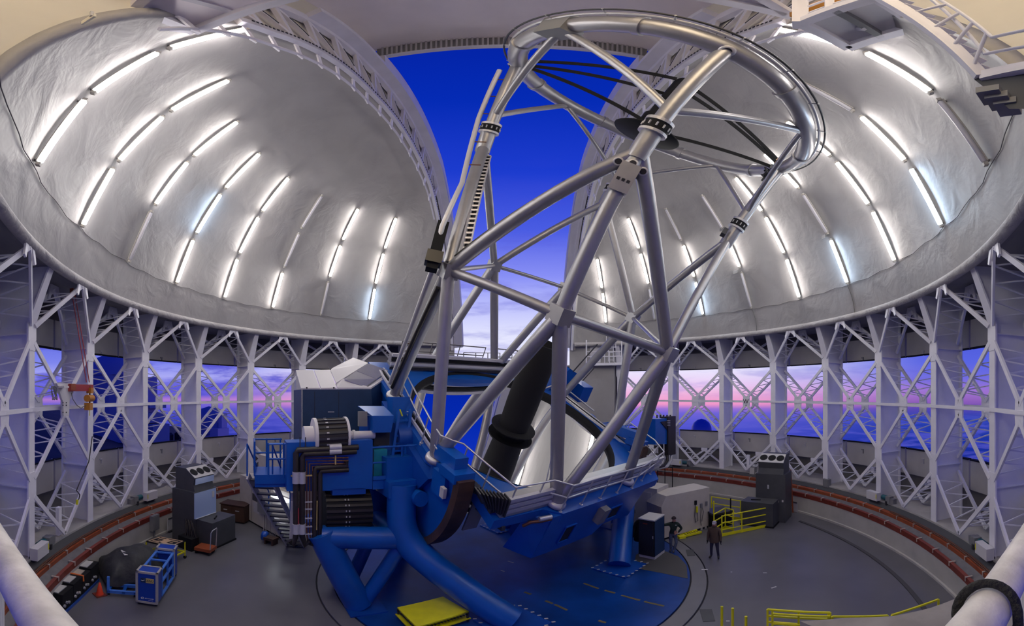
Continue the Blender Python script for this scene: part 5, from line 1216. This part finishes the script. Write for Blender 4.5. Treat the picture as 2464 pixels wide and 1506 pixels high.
# server cabinet
pa, pb = on_z(1536, 1339, .02), on_z(1574, 1347, .02); ex = (pb-pa); w = ex.length; ex.normalize(); ey = Z_.cross(ex); pc = on_z(1602, 1329, .02); dp = max(.8, (pc-pb).dot(ey)); sk = (pc-pb).dot(ex)
h = zat(pa, 1246); p0 = pa
t = thing('server_cabinet', 'tall black server cabinet with glass door and grey top at the disc edge', 'cabinet', (pa+pc)/2)
part_blk('cabinet_body', 'black', t, p0, ex, ey, 0, w, .02, dp, .14, h-.05); part_blk('cabinet_top', 'lgrey', t, p0, ex, ey, -.01, w+.01, 0, dp+.01, h-.05, h)
part_blk('glass_door', 'blackp', t, p0, ex, ey, .03, w-.03, -.02, .02, .16, h-.08); part_blk('cabinet_base', 'lgrey', t, p0, ex, ey, .02, w+.012, .03, dp, .0, .14)
part_blk('name_strip', 'red', t, p0, ex, ey, w*.3, w*.6, -.03, -.02, h-.22, h-.17); part_blk('door_handle', 'lgrey', t, p0, ex, ey, w-.05, w-.03, -.05, -.02, h*.55, h*.62)
part_blk('side_panel', 'navy', t, p0, ex, ey, w, w+.012, .05, dp-.04, .16, h-.06)
f = lambda x, y, z: Vector((p0.x, p0.y, 0))+ex*x+ey*y+Z_*z
t = thing('hanging_coat', 'black coat hanging on the left side of the server cabinet', 'coat', f(-.12, .35, h*.35))
mb = MB().lathe([(.02, .98), (.10, .95), (.17, .85), (.15, .6), (.19, .3), (.22, .04), (.20, 0), (0, .02)], f(-.16, .32, h*.36), (0, 0, 1), 14); obj('coat_body', mb, 'black', t)
mb = MB().path([f(-.24, .22, h*.36+.85), f(-.30, .12, h*.36+.5), f(-.29, .1, h*.36+.2)], [.07, .065, .05], 8); obj('sleeve', mb, 'black', t)
# yellow guard rails
def guard(pts, lab, nmid=2, hgt=1.1, grp=None, kick=True, m='yellow'):
    t = thing('guard_rail', lab, 'railing', Vector(pts[0]), grp)
    for i in range(len(pts)-1):
        a, b = Vector(pts[i]), Vector(pts[i+1])
        for k in range(nmid+1): bar('rail', a+Z_*hgt*(1-k/(nmid+1)), b+Z_*hgt*(1-k/(nmid+1)), .045, .045, m, t)
        if kick: bar('kick_plate', a+Z_*.09, b+Z_*.09, .02, .16, m, t)
    for p in pts: bar('post', Vector(p), Vector(p)+Z_*hgt, .055, .055, m, t)
    return t
guard([on_z(1737, 1291, 0), on_z(1785, 1281, 0), on_z(1860, 1265, 0)], 'yellow guard rail with three bars standing in front of the charcoal air handler')
guard([on_z(1718, 1289, 0), on_z(1722, 1287, 0)+Vector((.9, .55, 0)), on_z(1777, 1280, 0)+Vector((-.1, .3, 0))], 'second yellow guard rail just behind the front one, nearer the lift enclosure', 2, 1.15)
guard([on_z(1712, 1240, 0), on_z(1782, 1252, 0)], 'yellow guard rail far back between the lift enclosure and the curb wall', 2, 1.15)
t = thing('scissor_lift', 'dark scissor lift mostly hidden behind the lift enclosure', 'lift', on_z(1730, 1268, 0))
c = on_z(1728, 1266, 0); mb = MB().box(c+Z_*.45, 1.1, .9, .7); obj('lift_body', mb, 'black', t); mb = MB().box(c+Z_*.88, 1.2, 1.0, .1); obj('lift_deck', mb, 'blackp', t)
for s_ in (-.5, .5): bar('lift_post', c+Vector((s_, -.4, .9)), c+Vector((s_, -.4, 1.6)), .06, .06, 'yellow' if s_ < 0 else 'black', t)
# ladder lying on the floor
a, b = on_z(1643, 1291, .08), on_z(1688, 1280, .08); ey = Z_.cross((b-a).normalized())
t = thing('folded_ladder', 'yellow ladder lying folded on the floor in front of the lift enclosure', 'ladder', (a+b)/2-Z_*.08)
for o2 in (0, .38): bar('ladder_stile', a+ey*o2, b+ey*o2, .06, .10, 'yellow', t)
for k in range(8): p = a.lerp(b, (k+.5)/8); bar('ladder_rung', p, p+ey*.38, .04, .04, 'yellow', t)
t = thing('yellow_block', 'small yellow step block lying by the ladder near the leaning person', 'block', on_z(1640, 1294, 0)); c = on_z(1640, 1294, 0); mb = MB().box(c+Z_*.06, .34, .26, .12); obj('block_body', mb, 'yellow', t); mb = MB().box(c+Z_*.125, .26, .18, .01); obj('block_pad', mb, 'yellow', t)
# red ladder beside the charcoal unit
p = on_cyl(1898, 1235, 14.7); t = thing('red_ladder', 'orange red upright ladder leaning beside the charcoal air handler', 'ladder', Vector((p.x, p.y, 0))); q = on_cyl(1893, 1128, 14.75); tn = Vector((p.y, -p.x, 0)).normalized()
for o2 in (0, .32): bar('ladder_stile', Vector((p.x, p.y, 0))+tn*o2, q+tn*o2, .05, .08, 'orange', t)
for k in range(9): m_ = Vector((p.x, p.y, 0)).lerp(q, (k+.5)/9); bar('ladder_rung', m_, m_+tn*.32, .035, .035, 'orange', t)
# black handrail of a stairwell by the curb
pp = [on_cyl(x, 1180, 14.7) for x in (1582, 1600, 1618)]
t = thing('stairwell_rail', 'thin black stairwell handrail against the curb behind the lift enclosure', 'railing', Vector((pp[0].x, pp[0].y, .0)))
for p in pp: rod('post', Vector((p.x, p.y, 0)), Vector((p.x, p.y, 1.75)), .03, 'black', t)
for z_ in (1.35, 1.72): rod('rail', Vector((pp[0].x, pp[0].y, z_)), Vector((pp[2].x, pp[2].y, z_)), .025, 'black', t)
# floor plates and worn markings
for q, lab in (([(1650, 1323), (1668, 1322), (1673, 1337), (1654, 1338)], 'dark floor plate between the two people, near the disc edge'), ([(1683, 1466), (1713, 1466), (1721, 1494), (1692, 1496)], 'dark floor plate near the bottom, left of the yellow posts')):
    pts = [on_z(x, y, .003) for x, y in q]; mb = MB().prism(pts, Z_*.012); t = tag(obj('floor_plate', mb, 'dgrey'), lab, 'floor plate')
t = thing('floor_marking', 'worn yellow dashes painted across the blue disc', 'marking', (1.5, -4, .012))
for x0, y0, x1, y1 in ((1405, 1403, 1440, 1416), (1455, 1420, 1480, 1427), (1495, 1432, 1540, 1444), (1550, 1447, 1598, 1458), (1312, 1445, 1330, 1452), (1335, 1454, 1365, 1468), (1440, 1493, 1458, 1498), (1262, 1424, 1278, 1430)):
    a, b = on_z(x0, y0, .014), on_z(x1, y1, .014); bar('dash', a, b, .09, .004, 'fade', t)
t = thing('floor_marking', 'short white tape scraps on the blue disc and grey floor', 'marking', (2, -6, .012))
for x0, y0, x1, y1 in ((1222, 1350, 1236, 1354), (1205, 1372, 1214, 1375), (1432, 1370, 1440, 1373)): bar('scrap', on_z(x0, y0, .014), on_z(x1, y1, .014), .06, .004, 'lgrey', t)
for x0, y0, x1, y1 in ((1688, 1370, 1703, 1370), (1758, 1376, 1762, 1376), (1856, 1415, 1868, 1411), (1747, 1494, 1756, 1494), (1836, 1378, 1845, 1378)): bar('scrap', on_z(x0, y0, .004), on_z(x1, y1, .004), .06, .004, 'lgrey', t)
# yellow step under the blue leg
z1 = .42
q = [on_z(956, 1461, z1), on_z(1003, 1508, z1), on_z(1128, 1470, z1), on_z(1066, 1435, z1)]
t = thing('step_platform', 'low yellow two-tier step platform beneath the long blue leg', 'step', Vector((sum(p.x for p in q)/4, sum(p.y for p in q)/4, .02)))
mb = MB().prism([p-Z_*.05 for p in q], Z_*.05); obj('top_step', mb, 'yellow', t)
q2 = [Vector((p.x, p.y, .16))+(p-(q[0]+q[2])/2)*.0 for p in q]; cen = (q[0]+q[2])/2
q2 = [Vector((cen.x+(p.x-cen.x)*1.06, cen.y+(p.y-cen.y)*1.06, .16)) for p in q]
mb = MB().prism([p-Z_*.04 for p in q2], Z_*.04); obj('lower_step', mb, 'yellow', t)
for i in range(4):
    a, b = q[i]-Z_*.08, q[(i+1) % 4]-Z_*.08
    n = 16
    for k in range(n): bar('hazard_stripe', a.lerp(b, (k+.1)/n), a.lerp(b, (k+.6)/n)-Z_*.05, .03, .03, 'black' if k % 2 else 'txtk', t)
    bar('step_leg', Vector((q[i].x*.97+cen.x*.03, q[i].y*.97+cen.y*.03, .02)), q[i]-Z_*.06+(cen-q[i])*.03, .06, .06, 'belt', t)
mb = MB().path([on_z(1111, 1387, .5), on_z(1160, 1412, .5), on_z(1158, 1425, .02)], .03, 7).path([on_z(1111, 1387, .5), on_z(1108, 1398, .02)], .03, 7)
t = thing('yellow_hoop', 'thin yellow handrail hoop behind the long blue leg', 'railing', on_z(1130, 1420, .02)); obj('hoop', mb, 'yellow', t); rod('lower_bar', on_z(1126, 1400, .3), on_z(1158, 1418, .3), .02, 'yellow', t)
# yellow rails along the bottom edge
t = thing('guard_rail', 'yellow double guard gate at the bottom, left of the grey platform edge', 'railing', on_z(1900, 1500, .4))
zt = 1.1
A0, A1 = on_z(1847, 1466, zt), on_z(1998, 1474, zt)
for k, z_ in enumerate((zt, .88, .66, .44, .22)): bar('rail', Vector((A0.x, A0.y, z_)), Vector((A1.x, A1.y, z_)), .05, .05, 'yellow', t); 
for f_ in (0, .08, .5, .97, 1.0): p = A0.lerp(A1, f_); bar('post', Vector((p.x, p.y, 0)), Vector((p.x, p.y, zt)), .05, .05, 'yellow', t)
ey = Z_.cross((A1-A0).normalized())
for z_ in (1.05, .7, .35): bar('rail', Vector((A0.x, A0.y, z_))+(A1-A0)*.1-ey*.12, Vector((A1.x, A1.y, z_))-ey*.12, .045, .045, 'yellow', t)
for i_, (x, y, lab) in enumerate(((1737, 1459, 'tallest yellow post at the bottom, leftmost of three'), (1763, 1463, 'yellow post at the bottom, middle of three'), (1795, 1483, 'shortest yellow post at the bottom, rightmost of three'))):
    p = on_z(x, y, 1.1); t = thing('yellow_post', lab, 'post', Vector((p.x, p.y, 0)), 'yellow posts'); rod('post_tube', Vector((p.x, p.y, 0)), p, .035, 'yellow', t); mb = MB().box(Vector((p.x, p.y, .01)), .16, .16, .02); obj('base_plate', mb, 'yellow', t)
p, q = on_z(2003, 1483, 1.0), on_z(2136, 1481, 1.0); t = thing('guard_rail', 'single yellow rail beyond the grey platform edge, middle of the bottom right', 'railing', Vector((p.x, p.y, 0))); bar('rail', p, q, .05, .05, 'yellow', t)
for v in (p, q): bar('post', Vector((v.x, v.y, 0)), v, .05, .05, 'yellow', t)
p, q = on_z(2146, 1480, 1.0), on_z(2258, 1442, 1.0); t = thing('guard_rail', 'sloping yellow rail end nearest the right foreground rail', 'railing', Vector((p.x, p.y, 0))); bar('rail', p, q, .05, .05, 'yellow', t); bar('rail', p-Z_*.45, q-Z_*.45, .05, .05, 'yellow', t)
for v in (p, q): bar('post', Vector((v.x, v.y, 0)), v, .05, .05, 'yellow', t)
# balcony with ladder on the right-hand pier
b0 = on_cyl(1455, 872, 14.9); e = Vector((b0.x, b0.y, 0)).normalized(); tn = Vector((e.y, -e.x, 0))
def bp(x, y, off=0.0): return on_pl(x, y, b0+e*off, e)
t = thing('pier_balcony', 'small white balcony with cage ladder and door on the right slit pier', 'balcony', b0)
mb = MB().prism([bp(1412, 874), bp(1496, 872), bp(1496, 878), bp(1412, 880)], e*.8); obj('balcony_floor', mb, 'white', t)
for x in (1411, 1496): bar('post', bp(x, 876), bp(x, 818), .07, .07, 'white', t)
for y in (846, 858): bar('rail', bp(1411, y), bp(1496, y-1), .05, .05, 'white', t)
for x in (1455, 1467, 1480): bar('post', bp(x, 876), bp(x, 845), .04, .04, 'white', t)
mb = MB().prism([bp(1420, 872, .5), bp(1445, 872, .5), bp(1445, 826, .5), bp(1420, 826, .5)], e*.06); dr_ = obj('door', mb, 'wbox', t); mb = MB().box(bp(1443, 850, .46), .05, .06, .2, tn, e, Z_); obj('door_handle', mb, 'grey', dr_)
for x in (1464, 1476): bar('ladder_stile', bp(x, 870, .3), bp(x, 768, .3), .05, .05, 'white', t)
for k in range(11): y = 866-9*k; bar('ladder_rung', bp(1464, y, .3), bp(1476, y, .3), .035, .035, 'white', t)
for x in (1459, 1482): bar('cage_bar', bp(x, 838, .05), bp(x, 770, .05), .035, .035, 'white', t)
for y in (770, 800, 835): bar('cage_hoop', bp(1459, y, .05), bp(1482, y, .05), .035, .05, 'white', t)
mb = MB().prism([bp(1459, 768, .5), bp(1482, 768, .5), bp(1482, 750, .5), bp(1459, 750, .5)], e*.05); obj('hatch', mb, 'grey', t)
for k in range(3): bar('slit_track', on_cyl(1362+4*k, 905, 15.4), on_cyl(1364+6*k, 740, 15.4), .10, .12, 'girder', t) if False else None
# ================================================================== PEOPLE
def person(name, lab, base, face, joints, edges, radii, colour, root):
    """grow one continuous body from a joint skeleton (local metres: x to the figure's left as seen from the front, y forward, z up)"""
    fx = Vector(face).normalized(); rt = Vector((-fx.y, fx.x, 0))   # left-hand side of the figure
    names = list(joints); me = bpy.data.meshes.new(name)
    me.from_pydata([joints[n] for n in names], [(names.index(a), names.index(b)) for a, b in edges], [])
    o = bpy.data.objects.new(name, me); COL.objects.link(o)
    o.modifiers.new('skin', 'SKIN'); sk = me.skin_vertices[0].data
    for i, n in enumerate(names): r = radii[n]; sk[i].radius = (r, r) if not isinstance(r, tuple) else r; sk[i].use_root = (n == root)
    ss = o.modifiers.new('sub', 'SUBSURF'); ss.levels = ss.render_levels = 2
    dg = bpy.context.evaluated_depsgraph_get(); dg.update(); m2 = bpy.data.meshes.new_from_object(o.evaluated_get(dg))
    bpy.data.objects.remove(o)
    mats = []
    for p in m2.polygons:
        mn = colour(p.center)
        if mn not in mats: mats.append(mn)
        p.material_index = mats.index(mn); p.use_smooth = True
    m2.materials.clear()
    for mn in mats: m2.materials.append(M[mn])
    for p in m2.polygons: p.material_index = mats.index(colour(p.center))
    o = bpy.data.objects.new(name, m2); COL.objects.link(o)
    mt = Matrix((rt, fx, Z_)).transposed().to_4x4(); mt.translation = Vector(base); o.matrix_world = mt; WORLD[o.name] = Vector(base)
    tag(o, lab, 'person'); return o, mt
def child(o, mt, name, mb, m, label=None):
    me = bpy.data.meshes.new(name); me.from_pydata(mb.v, [], mb.f); me.materials.append(M[m]); me.polygons.foreach_set('use_smooth', mb.sm); me.update()
    c = bpy.data.objects.new(name, me); COL.objects.link(c); c.parent = o
    if label: c['label'] = label
    return c
def fingers(J, E, R, wrist, tip, side, pre, spread):
    """a palm, four fingers of unequal length with a knuckle bend, and a thumb off the side of the palm"""
    w = Vector(J[wrist]); d = (Vector(tip)-w).normalized(); s = Vector(spread).normalized(); n = d.cross(s)
    J[pre+'palm'] = tuple(w+d*.055); E.append((wrist, pre+'palm')); R[pre+'palm'] = (.038, .020)
    for k, ln in enumerate((.068, .078, .072, .055)):
        b = w+d*.095+s*(.027-.018*k); m_ = b+d*ln*.5+n*side*.006; t_ = b+d*ln*.9+n*side*.026
        J[pre+'k%d' % k] = tuple(b); J[pre+'m%d' % k] = tuple(m_); J[pre+'t%d' % k] = tuple(t_)
        E += [(pre+'palm', pre+'k%d' % k), (pre+'k%d' % k, pre+'m%d' % k), (pre+'m%d' % k, pre+'t%d' % k)]
        R[pre+'k%d' % k] = .0105; R[pre+'m%d' % k] = .0095; R[pre+'t%d' % k] = .008
    b = w+d*.04+s*.042; t_ = b+d*.045+s*.020+n*side*.015
    J[pre+'th0'] = tuple(b); J[pre+'th1'] = tuple(t_); E += [(pre+'palm', pre+'th0'), (pre+'th0', pre+'th1')]; R[pre+'th0'] = .012; R[pre+'th1'] = .009
def head(J, E, R, hx=0, hy=0, z0=1.50, yaw=0):
    J['neck'] = (hx*.4, hy*.4, z0); J['jaw'] = (hx, hy+.02, z0+.095); J['skull'] = (hx, hy, z0+.165); J['top'] = (hx, hy-.005, z0+.215)
    E += [('chest', 'neck'), ('neck', 'jaw'), ('jaw', 'skull'), ('skull', 'top')]
    R['neck'] = .055; R['jaw'] = (.062, .070); R['skull'] = (.078, .092); R['top'] = (.060, .070)
    c, s = math.cos(yaw), math.sin(yaw)
    J['nose'] = (hx-s*.108, hy+c*.108, z0+.125); E.append(('jaw', 'nose')); R['nose'] = .013
def face_parts(o, mt, hx, hy, z0, yaw, hat, hatm):
    c, s = math.cos(yaw), math.sin(yaw)
    def L(x, y, z): return Vector((hx+x*c-y*s, hy+x*s+y*c, z0+z))
    for x in (-.03, .03): child(o, mt, 'eye', MB().ball(L(x, .082, .150), .011, 8, 6), 'txtw')
    child(o, mt, 'mouth', MB().box(L(0, .092, .083), .045, .012, .010, (c, s, 0), (-s, c, 0)), 'crane')
    for x in (-.085, .085): child(o, mt, 'ear', MB().ball(L(x, .0, .135), .022, 8, 6, .5, 1, 1.3), 'skin')
    if hat == 'beanie': child(o, mt, 'knitted_hat', MB().lathe([(.098, .165), (.102, .20), (.088, .245), (.05, .275), (0, .283)], L(0, -.006, 0), (0, 0, 1), 16), hatm)
    else:
        mb = MB().lathe([(.095, .17), (.098, .20), (.085, .24), (.05, .268), (0, .275)], L(0, -.004, 0), (0, 0, 1), 16)
        mb.prism([L(-.07, .06, .178), L(.07, .06, .178), L(.055, .165, .168), L(-.055, .165, .168)], (0, 0, .008)); child(o, mt, 'peaked_cap', mb, hatm)
# --- person standing in a brown coat
base = on_z(1719, 1341, 0); face = Vector((CAM.x-base.x, CAM.y-base.y, 0)).normalized(); face = Matrix.Rotation(math.radians(-12), 3, 'Z') @ face
J = {'pelvis': (0, 0, .93), 'waist': (0, .0, 1.08), 'chest': (0, .0, 1.34)}; E = [('pelvis', 'waist'), ('waist', 'chest')]
R = {'pelvis': (.175, .13), 'waist': (.19, .135), 'chest': (.185, .125)}
head(J, E, R, 0, .02, 1.45)
for s, n in ((1, 'l'), (-1, 'r')):
    fx_ = .16 if s > 0 else .13
    J.update({n+'hip': (s*.09, 0, .86), n+'knee': (s*.125, .015, .48), n+'ank': (s*fx_, -.02, .085), n+'toe': (s*(fx_+.05), .17, .045), n+'sh': (s*.175, 0, 1.36), n+'el': (s*.255, -.02, 1.07), n+'wr': (s*.27, .05, .82)})
    E += [('pelvis', n+'hip'), (n+'hip', n+'knee'), (n+'knee', n+'ank'), (n+'ank', n+'toe'), ('chest', n+'sh'), (n+'sh', n+'el'), (n+'el', n+'wr')]
    R.update({n+'hip': (.105, .11), n+'knee': .07, n+'ank': .052, n+'toe': .040, n+'sh': .088, n+'el': .066, n+'wr': .045})
    fingers(J, E, R, n+'wr', (s*.275, .08, .6), s, n, (0, 1, 0))
def col2(c):
    if c.z < .10: return 'boot'
    if c.z > 1.475: return 'skin' if c.z < 1.66 or True else 'hat2'
    if abs(c.x) > .2 and c.z < .84: return 'black'
    return 'jkt2' if c.z > .80 else 'navyp'
o, mt = person('person', 'person in a long brown coat, pale cap and black gloves standing with arms down', base, face, J, E, R, col2, 'pelvis')
face_parts(o, mt, 0, .02, 1.45, 0, 'cap', 'hat2')
mb = MB().lathe([(.20, .76), (.215, .80), (.205, 1.0), (.20, 1.05)], (0, 0, 0), (0, 0, 1), 20); child(o, mt, 'coat_skirt', mb, 'jkt2')
mb = MB().lathe([(.085, 1.44), (.11, 1.47), (.10, 1.52), (.082, 1.51)], (0, -.01, 0), (0, 0, 1), 16); child(o, mt, 'hood_collar', mb, 'jkt2')
# --- person leaning on the server cabinet, ankles crossed, hand on hip
base = on_z(1620, 1327, .0); face = Vector((CAM.x-base.x, CAM.y-base.y, 0)).normalized()
J = {'pelvis': (-.02, 0, .93), 'waist': (0.0, 0, 1.08), 'chest': (.03, 0, 1.32)}; E = [('pelvis', 'waist'), ('waist', 'chest')]
R = {'pelvis': (.145, .115), 'waist': (.16, .12), 'chest': (.18, .125)}
head(J, E, R, .03, .02, 1.43, -.9)
J.update({'lhip': (.08, 0, .86), 'lknee': (.13, .06, .47), 'lank': (.02, .10, .10), 'ltoe': (.0, .22, .05)})
J.update({'rhip': (-.11, 0, .86), 'rknee': (-.10, .02, .48), 'rank': (-.10, -.02, .085), 'rtoe': (-.16, .14, .045)})
J.update({'rsh': (-.145, .0, 1.36), 'rel': (-.40, .03, 1.30), 'rwr': (-.56, .02, 1.44)})
J.update({'lsh': (.20, 0, 1.35), 'lel': (.36, -.05, 1.12), 'lwr': (.20, .10, .985)})
for n in 'lr':
    E += [('pelvis', n+'hip'), (n+'hip', n+'knee'), (n+'knee', n+'ank'), (n+'ank', n+'toe'), ('chest', n+'sh'), (n+'sh', n+'el'), (n+'el', n+'wr')]
    R.update({n+'hip': .10, n+'knee': .068, n+'ank': .052, n+'toe': .042, n+'sh': .085, n+'el': .062, n+'wr': .040})
fingers(J, E, R, 'rwr', (-.66, .0, 1.52), -1, 'r', (0, 1, 0)); fingers(J, E, R, 'lwr', (.10, .15, .95), 1, 'l', (0, 0, 1))
def col1(c):
    if c.z < .095: return 'boot'
    if c.x < -.53 and c.z > 1.2: return 'skin'
    if c.z > 1.455 and c.x > -.3: return 'skin'
    if c.x < .20 and c.x > .04 and c.y > .10 and .85 < c.z < 1.06: return 'skin'
    return 'jkt1' if c.z > .93 else 'jean'
o, mt = person('person', 'person in a dark green jacket and jeans leaning one arm on the server cabinet', base, face, J, E, R, col1, 'pelvis')
face_parts(o, mt, .03, .02, 1.43, -.9, 'beanie', 'hat')
child(o, mt, 'chest_badge', MB().box((.11, .135, 1.34), .06, .012, .025), 'txtw')
# ================================================================== HIGH PLATFORMS
def plane_pan(name, lab, px, z, hgt, m, rib=True):
    q = [on_z(x, y, z) for x, y in px]; c = (q[0]+q[2])/2
    t = thing(name, lab, 'platform', c)
    n = len(q)
    for i in range(n):
        a, b = q[i], q[(i+1) % n]; bar('frame_beam', a+Z_*hgt/2, b+Z_*hgt/2, .20, hgt, m, t)
    mb = MB().prism([p.lerp(c, .04)+Z_*hgt*.8 for p in q], Z_*.04); obj('deck_plate', mb, 'shutter' if m == 'girder' else 'wbox', t)
    return t, q, c
t, q, c = plane_pan('service_platform', 'grey underside of a service platform tucked under the upper left of the slit', [(467, 80), (322, 24), (420, -58), (712, -4)], 17.0, .30, 'girder')
bar('hanger_arm', at_d(455, 76, D_(q[0])+.3), at_d(290, 62, D_(q[0])+.2), .12, .05, 'girder', t); bar('hanger_arm', at_d(318, 26, D_(q[1])+.2), at_d(275, 60, D_(q[1])+.4), .14, .10, 'belt', t)
bar('cross_beam', q[0].lerp(q[3], .45)+Z_*.25, q[1].lerp(q[2], .45)+Z_*.25, .12, .12, 'girder', t)
t = thing('safety_hook', 'small white bracket plate hanging at the left slit edge below the cream shutter', 'bracket', on_dome(15.3, 47, -160)); 
c = at_d(213, 46, 9.4); mb = MB().box(c, .28, .04, .14, (1, .2, .1), (0, 1, 0)); obj('bracket_plate', mb, 'cream', t); mb = MB().box(c+Vector((.1, 0, .1)), .05, .05, .2); obj('bracket_lug', mb, 'lgrey', t)
t, q, c = plane_pan('service_platform', 'grey slatted service platform under the upper right of the slit, beside the white stair', [(2042, 118), (2211, 68), (2108, -2), (1926, 60)], 16.0, .22, 'white')
bar('deck_beam', q[0].lerp(q[1], .5)+Z_*.1, q[3].lerp(q[2], .5)+Z_*.1, .14, .2, 'grey', t)
bar('corner_post', q[3], q[3]+Z_*1.6, .26, .26, 'white', t); bar('corner_post', q[3].lerp(q[2], .42), q[3].lerp(q[2], .42)+Z_*1.3, .14, .14, 'white', t)
for z_ in (.45, .85, 1.2): bar('rail', q[3]+Z_*z_, q[2]+Z_*z_, .05, .05, 'white', t)
bar('hoist_beam', q[3]+Vector((.3, .5, 1.4)), q[2]+Vector((.3, .2, 1.4)), .16, .24, 'hoist', t)
t, q, c = plane_pan('service_platform', 'grey underside of a platform at the top of the right-hand girder', [(1905, 42), (1835, 0), (1770, -40), (1640, -10), (1780, 14)], 17.6, .25, 'girder')
# white stair with railing on the upper right
t = thing('dome_stair', 'white stair with handrails descending along the upper right of the dome', 'stair', at_d(2360, 188, 6.0))
s0, s1 = at_d(2128, -2, 8.2), at_d(2362, 184, 6.4)
bar('stringer', s0+(s0-s1)*.15, s1, .10, .17, 'white', t)
side_ = Vector((.55, -.25, 0))
for k in range(9): p = s0.lerp(s1, (k+.5)/9); bar('tread', p+Z_*.12, p+side_*.45+Z_*.16, .16, .02, 'white', t)
for f_ in (.5, 1.0):
    a_, b_ = at_d(2215+30*f_, -10, 8.3), at_d(2352+36*f_, 170-80*f_, 6.6); rod('handrail', a_, b_, .028, 'white', t); rod('landing_rail', b_, at_d(2480, 150-80*f_, 6.2), .028, 'white', t)
for k in range(4): p = s0.lerp(s1, .25+k*.22); q_ = at_d(2245, -10, 8.3).lerp(at_d(2388, 90, 6.6), .25+k*.22); rod('handrail_post', p, q_, .026, 'white', t)
bar('landing_edge', s1, at_d(2490, 158, 6.2), .10, .20, 'white', t)
mb = MB().prism([at_d(2345, 192, 6.4), at_d(2480, 176, 6.2), at_d(2480, 262, 5.6), at_d(2428, 262, 5.7)], Z_*.08); obj('landing', mb, 'dgrey', t)
for k in range(3): q_ = at_d(2385+20*k, 222+14*k, 5.95); mb = MB().box(q_-Z_*.06, .30, .26, .12); obj('bracket_step', mb, 'soffit', t)
# ================================================================== FOREGROUND
def rail_pt(phi_deg, up=0.0):              # points on the gallery handrail in front of the camera
    a = math.radians(phi_deg); D = .21; return Vector((CAM.x+D*math.tan(a), CAM.y+D, CAM.z-RH+up))
RH = .465
t = thing('gallery_handrail', 'thick worn white pipe handrail crossing both lower corners in the foreground', 'railing', (0, -14.59, 6.55))
mb = MB().path([rail_pt(a) for a in (-84, -80, -70, -55, -30, 0, 30, 55, 70, 80, 84)], .046, 24); hr = obj('rail_pipe', mb, 'pipe', t)
for x in (-1.15, 1.15): rod('rail_post', Vector((x, -14.59, 5.3)), Vector((x, -14.59, 6.53)), .04, 'pipe', t)
mb = MB().box((0, -14.82, 5.25), 2.6, .6, .12).box((-1.1, -14.85, 2.6), .14, .14, 5.2).box((1.1, -14.85, 2.6), .14, .14, 5.2); struct('floor', mb, 'grey')
t = thing('rope_loop', 'thick black knotted rope looped around the right end of the foreground handrail', 'rope', rail_pt(71.5))
c = rail_pt(72.7)
pth = [c+Vector((.03*math.sin(a), math.cos(a)*.060, math.sin(a)*.060)) for a in np.linspace(-.9, 2.6, 16)]
pth += [c+Vector((.0, -.060, .012)), c+Vector((-.004, -.062, -.02)), c+Vector((-.01, -.056, -.06)), c+Vector((-.014, -.050, -.09)), c+Vector((-.016, -.048, -.16)), c+Vector((-.016, -.048, -.30))]
mb = MB().path(pth, .0105, 9); obj('rope_turn', mb, 'rope', t)
kc = c+Vector((-.012, -.052, -.085)); mb = MB().path([kc+Vector((math.cos(a)*.020, math.sin(a)*.020, .010*math.sin(a*2))) for a in np.linspace(0, 2*PI, 16, endpoint=False)], .0105, 8, closed=True).path([kc+Vector((-.05, .0, -.008)), kc+Vector((-.02, .012, .0)), kc+Vector((.02, .0, .006))], .012, 8); obj('knot', mb, 'rope', t, kind='stuff')
t = thing('gallery_deck', 'grey fabric-covered gallery deck edge at the bottom right', 'deck', on_z(2080, 1500, 3.4))
q = [on_z(1925, 1494, 4.6), on_z(2040, 1486, 4.6), on_z(2150, 1482, 4.6), on_z(2240, 1462, 4.6), on_z(2300, 1440, 4.6)]
mb = MB().prism(q+[p+Vector((.05, -1.3, 0)) for p in reversed(q)], Z_*-.12); obj('deck_cover', mb, 'deck', t)
mb = MB().prism([p-Z_*.12 for p in q]+[p+Vector((.05, -1.2, -.12)) for p in reversed(q)], Z_*-.08); obj('deck_frame', mb, 'lgrey', t)
for p in (q[0], q[3]): bar('deck_leg', Vector((p.x, p.y-.6, 0)), p+Vector((0, -.6, -.15)), .12, .12, 'lgrey', t)
